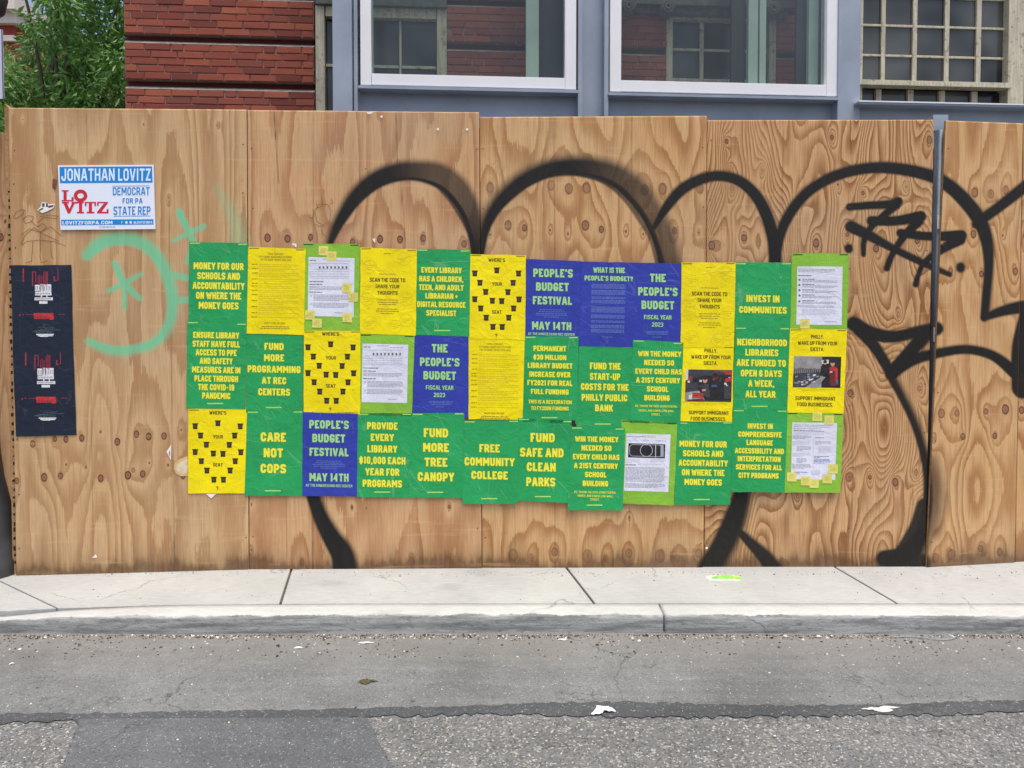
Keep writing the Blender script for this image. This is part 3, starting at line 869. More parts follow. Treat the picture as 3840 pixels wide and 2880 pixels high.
def green(idx, quad, layer, lines, label, bottom=True, small=None):
    e, off = poster(idx, 'green', quad, layer, label)
    f = Flat(off - 0.0004)
    for (t, cx, cy, w, h) in lines:
        f.text(t, cx - 1.6, cy + 1.4, w, h, 1, 0.0)
        f.text(t, cx, cy, w, h, 0, 0.00015)
    if small:
        for (t, cx, cy, w, h) in small: f.text(t, cx, cy, w, h, 0, 0.0)
    f.build("lettering", [M['ink_yellow'], M['ink_ochre']], e)
    f = Flat(off - 0.0003); corner_marks(f, quad, 0, bottom); f.build("small_print", [M['ink_lgreen']], e)
    return e


def col(cx, y0, dy, h, items):
    return [(t, cx, y0 + i * dy, w, h) for i, (t, w) in enumerate(items)]


green(1, [(710, 907), (930, 912), (928, 1240), (706, 1236)], 0, col(820, 998, 37, 26, [("MONEY FOR OUR", 187), ("SCHOOLS AND", 160), ("ACCOUNTABILITY", 194), ("ON WHERE THE", 169), ("MONEY GOES", 149)]),
      "green poster MONEY FOR OUR SCHOOLS at the top left corner of the poster block", False)
green(13, [(702, 1205), (926, 1212), (919, 1535), (699, 1531)], 1, [(t, 811, y, w, 23) for t, w, y in [("ENSURE LIBRARY", 172, 1257), ("STAFF HAVE FULL", 177, 1290), ("ACCESS TO PPE", 153, 1322), ("AND SAFETY", 123, 1354), ("MEASURES ARE IN", 181, 1387), ("PLACE THROUGH", 163, 1420), ("THE COVID-19", 135, 1452), ("PANDEMIC", 105, 1484)]],
      "green poster reading ENSURE LIBRARY STAFF HAVE FULL ACCESS TO PPE")
green(14, [(925, 1245), (1137, 1248), (1135, 1548), (922, 1548)], 0, col(1028, 1299, 42.7, 26, [("FUND", 72), ("MORE", 75), ("PROGRAMMING", 198), ("AT REC", 91), ("CENTERS", 119)]),
      "green poster reading FUND MORE PROGRAMMING AT REC CENTERS")
green(26, [(927, 1541), (1137, 1541), (1134, 1860), (916, 1860)], 1, col(1025, 1639, 59, 34, [("CARE", 94), ("NOT", 72), ("COPS", 95)]), "green poster reading CARE NOT COPS")
green(5, [(1563, 933), (1764, 937), (1760, 1262), (1559, 1256)], 1, [(t, cx, y, w, 21) for t, cx, w, y in [("EVERY LIBRARY", 1656, 151, 1013), ("HAS A CHILDREN,", 1655, 165, 1046), ("TEEN, AND ADULT", 1655, 167, 1078), ("LIBRARIAN +", 1656, 121, 1110), ("DIGITAL RESOURCE", 1655, 181, 1142), ("SPECIALIST", 1655, 112, 1174)]],
      "green poster reading EVERY LIBRARY HAS A CHILDREN, TEEN, AND ADULT LIBRARIAN")
green(11, [(2757, 984), (2970, 985), (2965, 1245), (2755, 1243)], 0, [("INVEST IN", 2861, 1120, 124, 26), ("COMMUNITIES", 2861, 1162, 178, 25)], "green poster reading INVEST IN COMMUNITIES", False)
green(23, [(2757, 1226), (2963, 1229), (2953, 1545), (2748, 1542)], 1, [(t, cx, y, w, 25) for t, cx, w, y in [("NEIGHBORHOOD", 2858, 186, 1284), ("LIBRARIES", 2857, 123, 1322), ("ARE FUNDED TO", 2855, 184, 1361), ("OPEN 6 DAYS", 2855, 153, 1400), ("A WEEK,", 2855, 97, 1438), ("ALL YEAR", 2852, 112, 1478)]],
      "green poster reading NEIGHBORHOOD LIBRARIES ARE FUNDED TO OPEN 6 DAYS")
green(35, [(2749, 1535), (2953, 1538), (2943, 1847), (2740, 1845)], 2, [(t, cx, y, w, 20) for t, cx, w, y in [("INVEST IN", 2851, 94, 1598), ("COMPREHENSIVE", 2850, 162, 1629), ("LANGUAGE", 2849, 98, 1660), ("ACCESSIBILITY AND", 2848, 183, 1691), ("INTERPRETATION", 2847, 161, 1721), ("SERVICES FOR ALL", 2846, 172, 1752), ("CITY PROGRAMS", 2845, 150, 1783)]],
      "green poster reading INVEST IN COMPREHENSIVE LANGUAGE ACCESSIBILITY", False)
green(19, [(1968, 1260), (2170, 1262), (2163, 1590), (1961, 1582)], 2, [(t, cx, y, w, h) for t, cx, w, y, h in [("PERMANENT", 2062, 122, 1307, 20), ("$30 MILLION", 2062, 123, 1340, 19), ("LIBRARY BUDGET", 2063, 167, 1371, 20), ("INCREASE OVER", 2062, 154, 1404, 20), ("FY2021 FOR REAL", 2062, 168, 1436, 20), ("FULL FUNDING", 2062, 141, 1469, 19), ("THIS IS A RESTORATION", 2063, 162, 1507, 14), ("TO FY2008 FUNDING", 2062, 141, 1531, 14)]],
      "green poster reading PERMANENT $30 MILLION LIBRARY BUDGET INCREASE")
green(20, [(2171, 1292), (2373, 1297), (2364, 1612), (2161, 1608)], 1, [(t, cx, y, w, 25) for t, cx, w, y in [("FUND THE", 2270, 115, 1373), ("START-UP", 2269, 113, 1412), ("COSTS FOR THE", 2268, 178, 1451), ("PHILLY PUBLIC", 2267, 171, 1491), ("BANK", 2265, 66, 1530)]],
      "green poster reading FUND THE START-UP COSTS FOR THE PHILLY PUBLIC BANK")
win = [("WIN THE MONEY", 162), ("NEEDED SO", 112), ("EVERY CHILD HAS", 174), ("A 21ST CENTURY", 164), ("SCHOOL", 80), ("BUILDING", 95)]
sm = ["BY: TAXING THE RICH, USING FEDERAL", "MONEY, AND CANCELLING WALL", "STREET."]
green(21, [(2374, 1274), (2563, 1284), (2552, 1590), (2362, 1586)], 2, [(t, 2474 - i * 2, 1327 + i * 33, w, 20) for i, (t, w) in enumerate(win)],
      "green poster WIN THE MONEY in the middle row, overlapped by a yellow photo poster", False, [(sm[0], 2461, 1523, 157, 8), (sm[1], 2461, 1540, 132, 8), (sm[2], 2460, 1554, 34, 8)])
green(32, [(2143, 1600), (2344, 1605), (2335, 1914), (2128, 1914)], 3, [(t, 2238 - i, 1647 + i * 33.2, w, 20) for i, (t, w) in enumerate(win)],
      "green poster WIN THE MONEY in the bottom row, hanging lowest", True, [(sm[0], 2232, 1846, 157, 8), (sm[1], 2232, 1860, 132, 8), (sm[2], 2231, 1873, 34, 8)])
green(28, [(1341, 1549), (1546, 1550), (1535, 1866), (1336, 1864)], 1, col(1434, 1597, 43.2, 27, [("PROVIDE", 114), ("EVERY", 86), ("LIBRARY", 112), ("$10,000 EACH", 173), ("YEAR FOR", 127), ("PROGRAMS", 147)]),
      "green poster reading PROVIDE EVERY LIBRARY $10,000 EACH YEAR")
green(29, [(1545, 1549), (1742, 1548), (1735, 1867), (1533, 1865)], 2, col(1635, 1623, 55, 33, [("FUND", 91), ("MORE", 96), ("TREE", 85), ("CANOPY", 136)]), "green poster reading FUND MORE TREE CANOPY")
green(30, [(1739, 1577), (1946, 1576), (1940, 1890), (1733, 1889)], 3, col(1836, 1681, 50.5, 30, [("FREE", 76), ("COMMUNITY", 187), ("COLLEGE", 136)]), "green poster reading FREE COMMUNITY COLLEGE")
green(31, [(1943, 1568), (2148, 1577), (2138, 1886), (1938, 1878)], 2, [("FUND", 2035, 1641, 90, 33), ("SAFE AND", 2032, 1697, 163, 33), ("CLEAN", 2030, 1751, 108, 33), ("PARKS", 2028, 1807, 108, 33)], "green poster reading FUND SAFE AND CLEAN PARKS")
green(34, [(2538, 1582), (2749, 1582), (2738, 1893), (2529, 1893)], 1, col(2637, 1665, 35.7, 23, [("MONEY FOR OUR", 177), ("SCHOOLS AND", 151), ("ACCOUNTABILITY", 184), ("ON WHERE THE", 159), ("MONEY GOES", 140)]),
      "green poster MONEY FOR OUR SCHOOLS in the bottom row beside the banknote sheet")

# --- blue posters
def blue(idx, quad, layer, lines, label, smalls=(), blocks=()):
    e, off = poster(idx, 'blue', quad, layer, label)
    f = Flat(off - 0.0004)
    for (t, cx, cy, w, h) in lines:
        if h > 12: f.text(t, cx - 1.6, cy + 1.6, w, h, 1, 0)
        f.text(t, cx, cy, w, h, 0, 0.00015)
    f.build("lettering", [M['ink_pale'], M['ink_teal']], e)
    f = Flat(off - 0.0003)
    for (cx, y, w) in smalls: f.words(cx - w / 2, cx + w / 2, y, 2.6, 0)
    for (x0, x1, y0, y1, st) in blocks:
        y = y0
        while y < y1: f.words(x0, x1, y, 3.0, 0); y += st
    f.build("small_print", [M['ink_mist']], e)

fest = lambda cx, y0, dc=0.0: [("PEOPLE'S", cx, y0, 148, 31), ("BUDGET", cx - 1 - dc, y0 + 51.5, 123, 31), ("FESTIVAL", cx - 2 * dc, y0 + 103, 146, 30), ("MAY 14TH", cx - 4 * dc, y0 + 198, 147, 30), ("AT THE KINGSESSING REC CENTER", cx - 5 * dc, y0 + 229, 175, 10)]
blue(27, [(1135, 1545), (1342, 1545), (1338, 1862), (1133, 1860)], 2, fest(1234, 1592), "blue PEOPLE'S BUDGET FESTIVAL poster in the bottom row", [(1233, 1729, 92), (1234, 1736, 102), (1233, 1742, 122), (1234, 1749, 118), (1232, 1756, 60)])
blue(7, [(1972, 971), (2182, 980), (2172, 1275), (1969, 1272)], 1, fest(2074, 1024, 1.3), "blue PEOPLE'S BUDGET FESTIVAL poster in the top row", [(2070, 1162, 92), (2070, 1169, 100), (2069, 1176, 118), (2068, 1182, 116), (2068, 1189, 58)])
blue(8, [(2181, 981), (2390, 985), (2373, 1302), (2171, 1298)], 2, [("WHAT IS THE", 2284, 1013, 118, 20), ("PEOPLE'S BUDGET?", 2283, 1044, 181, 18)], "blue poster headed WHAT IS THE PEOPLE'S BUDGET? with dense text",
     [(2278, 1264, 38)], [(2218, 2346, 1067, 1085, 4.6), (2218, 2346, 1090, 1106, 4.6), (2218, 2345, 1115, 1122, 4.6), (2217, 2344, 1127, 1138, 4.6), (2217, 2343, 1152, 1174, 4.6), (2216, 2342, 1183, 1196, 4.6), (2216, 2342, 1204, 1210, 4.6), (2216, 2341, 1220, 1231, 4.6), (2216, 2341, 1237, 1250, 4.6)])
budget = lambda cx, y0: [("THE", cx, y0, 59, 31), ("PEOPLE'S", cx, y0 + 51.5, 148, 31), ("BUDGET", cx, y0 + 102, 122, 31), ("FISCAL YEAR", cx, y0 + 147.5, 103, 16), ("2023", cx - 1, y0 + 175, 42, 16)]
blue(9, [(2388, 985), (2557, 988), (2553, 1292), (2372, 1286)], 1, budget(2467, 1042), "blue THE PEOPLE'S BUDGET FISCAL YEAR 2023 poster in the top row", [(2464, 1243, 86), (2464, 1248, 84), (2464, 1253, 76), (2463, 1264, 32)])
blue(17, [(1555, 1252), (1757, 1257), (1758, 1568), (1546, 1556)], 0, budget(1649, 1306), "blue THE PEOPLE'S BUDGET FISCAL YEAR 2023 poster in the middle row", [(1653, 1506, 88), (1652, 1511, 86), (1652, 1517, 74), (1652, 1526, 34)])

# --- yellow posters
def yellow(idx, quad, layer, label):
    e, off = poster(idx, 'yellow', quad, layer, label)
    return e, off, Flat(off - 0.0004), Flat(off - 0.0003)

ICON = [(0, 39), (-85, 51), (84, 50), (-65, 86), (63, 85), (-43, 120), (43, 120), (-85, 148), (86, 147), (-17, 153), (19, 154), (-62, 182), (65, 181), (-41, 217), (46, 216), (-15, 251), (21, 251)]
def seat(idx, quad, layer, cx, y0, label, kx=1.0):
    e, off, f, s = yellow(idx, quad, layer, label)
    f.text("WHERE'S", cx, y0, 64 * kx, 13); f.text("YOUR", cx + 1, y0 + 90, 38 * kx, 13); f.text("SEAT", cx + 0, y0 + 195, 36 * kx, 13); f.text("?", cx - 2, y0 + 283, 8, 13)
    f.build("lettering", [M['ink_black']], e)
    for (dx, dy) in ICON:
        x, y = cx + dx * kx, y0 + dy + dx * .01
        s.poly([(x - 9, y - 6), (x + 9, y - 6), (x + 8.5, y + 11), (x - 8.5, y + 11)], 0)
        s.poly([(x - 11.5, y - 11), (x + 11.5, y - 11), (x + 10, y - 6), (x - 10, y - 6)], 0)
        s.rect(x - 6, y - 2, x + 5, y - .5, 1, 0.0001); s.rect(x - 5, y + 2, x + 4, y + 3.2, 1, 0.0001)
    s.build("seat_icons", [M['ink_black'], M['ink_dgrey']], e)
    m = Flat(off - 0.0003); corner_marks(m, quad, 0, False); m.build("small_print", [M['ink_olive']], e)

seat(15, [(1139, 1240), (1352, 1241), (1351, 1552), (1138, 1545)], 2, 1240, 1252, "yellow WHERE'S YOUR SEAT? poster in the middle row")
seat(25, [(706, 1533), (929, 1528), (927, 1850), (705, 1851)], 0, 817, 1548, "yellow WHERE'S YOUR SEAT? poster at the bottom left corner of the poster block")
seat(6, [(1764, 953), (1972, 957), (1969, 1275), (1760, 1270)], 2, 1863, 975, "yellow WHERE'S YOUR SEAT? poster in the top row", .97)

def fiscal(idx, quad, layer, cx, y0, label):
    e, off, f, s = yellow(idx, quad, layer, label)
    f.text("FISCAL YEAR 2023:", cx, y0, 58, 7); f.text("CITY COUNCIL HEARS PUBLIC TESTIMONY", cx, y0 + 11.5, 122, 7); f.text("FOR THE BUDGET ON MAY 24TH, 2022", cx, y0 + 22.5, 116, 7)
    f.text("WHAT'S YOUR LINE ITEM?", cx - 4, y0 + 260, 77, 7)
    f.build("lettering", [M['ink_olive']], e)
    y = y0 + 41; k = 0
    for n in (2, 2, 3, 2, 1, 2, 2, 3, 3, 3, 2, 1):
        s.words(cx - 88 - k * .3, cx - 66 - k * .3, y - 2, 3, 0, slope=0)
        for j in range(n):
            s.words(cx - 62 - k * .3, cx + (86 if j < n - 1 or n == 1 else 20 + 40 * random.random()), y + j * 6.4, 2.4, 1)
        y += n * 6.4 + 3.4; k += 1
    s.words(cx - 52, cx + 50, y0 + 273, 3, 0); s.words(cx - 58, cx + 56, y0 + 280, 3, 0)
    corner_marks(s, quad, 0, False)
    s.build("small_print", [M['ink_olive'], M['ink_faint']], e)

fiscal(2, [(931, 926), (1146, 933), (1140, 1256), (925, 1251)], 2, 1034, 952, "yellow FISCAL YEAR 2023 hearing schedule poster in the top row")
fiscal(18, [(1758, 1262), (1969, 1268), (1960, 1575), (1757, 1572)], 1, 1857, 1290, "yellow FISCAL YEAR 2023 hearing schedule poster in the middle row")

def scan(idx, quad, layer, cx, y0, label):
    e, off, f, s = yellow(idx, quad, layer, label)
    f.text("SCAN THE CODE TO", cx, y0, 133, 15); f.text("SHARE YOUR", cx, y0 + 24, 90, 14); f.text("THOUGHTS", cx, y0 + 48, 76, 14)
    f.build("lettering", [M['ink_black']], e)
    for j, (dy, w) in enumerate([(75, 82), (84, 78), (92, 66), (109, 76), (117, 86), (126, 50)]): s.words(cx - w / 2, cx + w / 2, y0 + dy, 2.8, 0)
    s.words(cx - 13, cx + 13, y0 - 99, 2.5, 0); s.words(cx - 32, cx + 32, y0 - 22, 2.6, 0)
    for (dx, dy, a) in [(62, -84, -.2), (-66, -55, .15), (-72, 22, -.15), (-76, 66, .25), (70, 66, .05), (-66, 156, -.15), (70, 146, -.05), (30, 168, .25)]:
        for q in range(3): s.rect(cx + dx - 20 + q * 3, y0 + dy + q * 7 - 1, cx + dx + 20 - q * 8, y0 + dy + q * 7 + 1, 1, 0, a)
        s.line([(cx + dx + 24 * math.cos(t * math.pi / 9), y0 + dy + 5 + 24 * math.sin(t * math.pi / 9)) for t in range(19)], 0.9, 1, 0.0001 if abs(dx) > 60 else 0.0002)
    corner_marks(s, quad, 0, False)
    s.build("small_print", [M['ink_olive'], M['ink_faint']], e)

scan(4, [(1352, 928), (1564, 935), (1559, 1258), (1348, 1251)], 2, 1453, 1050, "yellow SCAN THE CODE poster in the left half of the top row")
scan(10, [(2556, 984), (2759, 984), (2753, 1301), (2552, 1305)], 2, 2661, 1102, "yellow SCAN THE CODE poster between blue and green posters in the top row")

PH = ['photo_black', 'photo_dark', 'photo_grey', 'photo_light', 'photo_red', 'photo_dred', 'photo_skin', 'photo_blue']
def siesta(idx, quad, layer, cx, y0, ph, sy, label, which):
    e, off, f, s = yellow(idx, quad, layer, label)
    f.text("PHILLY.", cx, y0, 49, 14); f.text("WAKE UP FROM YOUR", cx, y0 + 24, 148, 14); f.text("SIESTA.", cx - 1, y0 + 47, 53, 14)
    f.text("SUPPORT IMMIGRANT", cx - 8, sy, 150, 14); f.text("FOOD BUSINESSES.", cx - 9, sy + 23, 134, 14)
    f.build("lettering", [M['ink_black']], e)
    corner_marks(s, quad, 0, False)
    s.words(ph[0] + 16, ph[2] - 20, ph[3] + 8, 2.5, 1); s.words(ph[0] + 30, ph[2] - 60, ph[3] + 13, 2.5, 1)
    s.build("small_print", [M['ink_olive'], M['ink_faint']], e)
    x0, y0_, x1, y1_ = ph
    g = Flat(off - 0.0004)
    W_, H_ = x1 - x0, y1_ - y0_
    k = [0]
    def P(pts, m):
        k[0] += 1
        g.poly([(x0 + u * W_ - v * 4, y0_ + v * H_ + u * 3) for u, v in pts], m, k[0] * 0.00002)
    def D(u, v, r, m, asp=1.0):
        P([(u + r * math.cos(t) * H_ / W_, v + r * asp * math.sin(t)) for t in np.linspace(0, 2 * math.pi, 12, endpoint=False)], m)
    P([(0, 0), (1, 0), (1, 1), (0, 1)], 1 if which == 0 else 2)
    rr = random.Random(5 + which)
    if which == 0:     # market stall with awning, two people behind a red bag
        P([(0, 0), (.35, 0), (.12, .3), (0, .34)], 3); P([(.2, 0), (1, .04), (1, .14), (.55, .14), (.05, .32)], 4)
        P([(.2, .2), (.95, .14), (1, .95), (0, .95)], 0)
        for _ in range(16): u, v = rr.uniform(.02, .95), rr.uniform(.22, .5); P([(u, v), (u + .05, v), (u + .05, v + .07), (u, v + .06)], rr.choice([2, 3, 1, 5, 1]))
        P([(.10, .42), (.27, .40), (.28, .75), (.08, .75)], 1); D(.2, .30, .07, 0)
        P([(.34, .47), (.50, .43), (.54, .88), (.36, .80)], 1); D(.42, .33, .075, 6, 1.2); D(.42, .27, .07, 0, .7); P([(.36, .62), (.44, .60), (.44, .66), (.37, .68)], 6)
        P([(.53, .36), (.66, .30), (.78, .36), (.84, .95), (.53, .92)], 0); D(.64, .22, .085, 5, 1.2); D(.64, .17, .085, 0, .8); P([(.56, .48), (.68, .46), (.68, .53), (.57, .54)], 7)
        P([(0, .72), (.3, .66), (.42, .92), (.4, 1), (0, 1)], 2); P([(.16, .72), (.40, .74), (.38, .90), (.15, .88)], 4); P([(.08, .80), (.16, .78), (.14, .93), (.08, .93)], 3); P([(.05, .95), (.40, .90), (.42, 1), (.05, 1)], 5)
        P([(.84, .28), (1, .22), (1, .34), (.86, .38)], 4); P([(.83, .5), (1, .5), (1, .9), (.85, .9)], 1)
    else:              # fish counter with a person in red
        P([(0, 0), (.62, 0), (.55, .35), (0, .42)], 2); P([(.6, 0), (1, 0), (1, 1), (.6, 1)], 0)
        P([(.58, .12), (.74, .1), (.74, .22), (.60, .24)], 3)
        for q in range(14): u = .02 + q * .042; P([(u, .38 + rr.uniform(0, .05)), (u + .025, .38), (u + .02, .56), (u, .56)], 0)
        P([(0, .56), (.62, .50), (.62, .62), (.25, 1), (0, 1)], 1)
        for _ in range(34): u = rr.uniform(0, .5); v = rr.uniform(.56, .97); 
        for q in range(40):
            u = rr.uniform(0, .58); v = .56 + rr.uniform(0, 1) * .42 * (1 - u); P([(u, v), (u + .06, v - .01), (u + .05, v + .04), (u + .01, v + .05)], rr.choice([3, 3, 2, 7, 1, 2]))
        P([(.38, .95), (.62, .64), (.68, .66), (.5, 1), (.36, 1)], 2)
        P([(.58, .30), (.70, .28), (.72, .62), (.56, .55)], 0); D(.66, .20, .06, 6); D(.66, .16, .06, 0, .8)
        P([(.76, .34), (.84, .29), (.93, .38), (.94, .80), (.86, .82), (.75, .55)], 4); P([(.76, .45), (.88, .45), (.90, .95), (.78, .92)], 5); D(.82, .22, .07, 6, 1.25); D(.82, .16, .07, 0, .7); P([(.90, .76), (.95, .76), (.95, .90), (.90, .88)], 7); P([(.77, .47), (.82, .47), (.82, .51), (.77, .51)], 3)
    g.build("photo_print", [M[c] for c in PH], e)

siesta(22, [(2556, 1297), (2752, 1299), (2746, 1582), (2549, 1580)], 1, 2666, 1315, (2572, 1385, 2746, 1505), 1548, "yellow PHILLY, WAKE UP FROM YOUR SIESTA poster with a market stall photo", 0)
siesta(24, [(2963, 1232), (3176, 1236), (3163, 1551), (2952, 1547)], 2, 3066, 1263, (2977, 1335, 3155, 1452), 1494, "yellow PHILLY, WAKE UP FROM YOUR SIESTA poster with a fish counter photo", 1)

# --- lime posters carrying a white form
def lime(idx, quad, layer, doc, notes, label, style):
    e, off = poster(idx, 'lime', quad, layer, label)
    m = Flat(off - 0.0003); corner_marks(m, quad, 0, False); m.build("small_print", [M['ink_dgreen']], e)
    d = sheet(doc, off - 0.0004, M['white'], "printed_sheet", e, seed=idx + 60, rag=0.3, nu=4, nv=5)
    f = Flat(off - 0.0008)
    x0 = min(doc[0][0], doc[3][0]) + 8; x1 = max(doc[1][0], doc[2][0]) - 9; y0 = doc[0][1]; y1 = doc[3][1]
    H = y1 - y0; w = x1 - x0
    r = random.Random(idx)
    def ln(a, b, fy, h=2.2, mm=0): f.words(x0 + a * w - fy * 4, x0 + b * w - fy * 4, y0 + fy * H, h, mm)
    def para(a, b, f0, n, st=.022, mm=0):
        for i in range(n): ln(a, b - (0.25 * r.random() if i == n - 1 else .03 * r.random()), f0 + i * st, 2.0, mm)
    if style == 'table':
        ln(0, .16, .06, 3, 1); ln(.3, .6, .04, 2); ln(.62, .95, .07, 2)
        for fy in (.11, .21, .25, .29, .33, .36): f.rect(x0, y0 + fy * H, x1 - 14, y0 + fy * H + 1, 0)
        for q in range(9): xx = x0 + w * (.2 + q * .09); f.rect(xx, y0 + .11 * H, xx + 1, y0 + .36 * H, 2, 0.0001)
        for q in range(8): xx = x0 + w * (.215 + q * .09); f.rect(xx, y0 + .16 * H, xx + 6, y0 + .20 * H, 1, 0.0001)
        ln(0, .35, .42, 3, 1); ln(0, .3, .47, 3, 1); para(0, .95, .51, 3); ln(0, .3, .60, 3, 1)
        f.disc(x0 + 5, y0 + .66 * H, 4, m=2); para(.1, .95, .65, 5); f.disc(x0 + 5, y0 + .80 * H, 4, m=2); para(.1, .95, .79, 4); ln(.6, .8, .95)
    elif style == 'list':
        para(0, .9, .05, 3); ln(0, .32, .16, 3, 1)
        for q, fy in enumerate((.22, .31, .40, .49, .59)):
            f.disc(x0 + 4, y0 + (fy + .01) * H, 4, m=1); ln(.1, .4, fy, 2.4, 1); para(.1, .95, fy + .025, 2)
        para(0, .9, .68, 2); para(.1, .95, .74, 5, .022, 2); ln(.65, .95, .95)
    elif style == 'bank':
        ln(.02, .7, .06, 2.6, 0); ln(0, .3, .12, 2, 2); ln(.4, .55, .12); ln(.7, .95, .13, 2)
        para(0, .35, .46, 3, .025, 2); para(.6, .95, .46, 3, .025, 2); ln(0, .25, .55, 3, 1); ln(.3, .85, .54, 2, 2)
        para(0, .95, .60, 12, .0215); ln(.4, .9, .86, 2, 2); para(0, .95, .885, 4, .02)
        bx0, by0, bx1, by1 = 2356, 1662, 2495, 1716
        f.poly([(bx0 + 1, by0), (bx1, by0 + 4), (bx1 - 2, by1 + 3), (bx0 - 1, by1 - 1)], 3, 0.0001)
        f.rect(bx1 - 18, by0 + 6, bx1 - 6, by1 - 2, 0, 0.0002); f.rect(bx1 - 38, by0 + 5, bx1 - 35, by1, 2, 0.0002)
        f.line([(bx0 + 14, by0 + 5), (bx1 - 20, by0 + 7), (bx1 - 12, by0 + 14), (bx1 - 13, by1 - 9), (bx1 - 22, by1 - 3), (bx0 + 14, by1 - 6), (bx0 + 5, by1 - 14), (bx0 + 5, by0 + 13), (bx0 + 14, by0 + 5)], 1.6, 2, 0.0003)
        f.line([(2424 + 23 * math.cos(t * math.pi / 12), 1689 + 23 * math.sin(t * math.pi / 12)) for t in range(25)], 2.0, 2, 0.0004)
    else:
        para(.02, .95, .05, 3, .03); ln(.02, .75, .15, 2.6, 1); para(.02, .95, .18, 2, .025, 2)
        for (a, b, f0, n, mm) in [(0, .46, .24, 3, 0), (0, .42, .34, 3, 2), (.1, .46, .43, 4, 0), (0, .44, .55, 3, 2), (.1, .36, .64, 4, 0), (0, .46, .74, 4, 0), (.06, .4, .88, 2, 4), (.54, .8, .27, 1, 1), (.54, .95, .34, 3, 0), (.62, .95, .43, 6, 2), (.52, .9, .60, 2, 1), (.52, .92, .65, 4, 4), (.52, .7, .79, 1, 1), (.46, .7, .85, 4, 2)]:
            para(a, b, f0, n, .022, mm)
        f.line([(x0 + w * .5, y0 + .22 * H), (x0 + w * .48, y0 + .82 * H)], 1, 2, 0.0001)
    f.build("form_print", [M['ink_grey'], M['ink_dgrey'], M['ink_lgrey'], M['photo_black'], M['ink_mist']], e)
    for j, (a, b, c, d_) in enumerate(notes):
        s1 = sheet([(a, b), (c, b + 1), (c - 1, d_), (a - 1, d_ - 1)], off - 0.0013 - j * 0.0002, M['note'], "sticky_note", e, seed=j, nu=3, nv=3, rag=.4)
        g = Flat(off - 0.0015 - j * 0.0002)
        for q in range(5): g.words(a + 7, c - 8, b + 9 + q * 4, 1.4, 0, wmin=3, wmax=8)
        n_ = g.build("note_writing", [M['ink_tan']], None)
        # sub-part of the note
        wl = n_.location.copy(); n_.parent = s1
        n_.location = wl - e.location - s1.location

lime(3, [(1135, 912), (1350, 916), (1347, 1243), (1140, 1241)], 1, [(1157, 963), (1330, 968), (1326, 1190), (1154, 1184)],
     [(1195, 922, 1231, 958), (1226, 942, 1262, 978), (1283, 1062, 1319, 1099), (1307, 1096, 1342, 1132), (1145, 1163, 1181, 1199), (1171, 1194, 1207, 1229), (1285, 1173, 1321, 1209)],
     "lime poster with a table form and seven sticky notes, in the top row", 'table')
lime(12, [(2970, 950), (3184, 951), (3175, 1240), (2964, 1236)], 1, [(2990, 999), (3160, 1000), (3156, 1219), (2986, 1217)], [(3001, 1196, 3037, 1232)],
     "lime poster with a bulleted form and one sticky note, highest at the top right", 'list')
lime(16, [(1350, 1252), (1555, 1257), (1544, 1562), (1352, 1556)], 1, [(1360, 1288), (1531, 1293), (1526, 1511), (1356, 1508)], [], "lime poster with a table form and handwriting but no sticky notes, in the middle row", 'table')
lime(33, [(2330, 1574), (2540, 1585), (2527, 1895), (2335, 1889)], 2, [(2349, 1625), (2515, 1630), (2506, 1845), (2340, 1840)], [], "lime poster with a form showing a black banknote, in the bottom row", 'bank')
lime(36, [(2951, 1546), (3163, 1550), (3151, 1848), (2942, 1847)], 1, [(2971, 1584), (3139, 1586), (3132, 1800), (2966, 1797)],
     [(3047, 1546, 3083, 1579), (3092, 1557, 3128, 1592), (3106, 1741, 3142, 1776), (2952, 1771, 2988, 1806), (3004, 1786, 3039, 1821), (3036, 1795, 3071, 1830), (3085, 1778, 3121, 1813)],
     "lime poster with a two column form and seven sticky notes, at the bottom right corner", 'two')

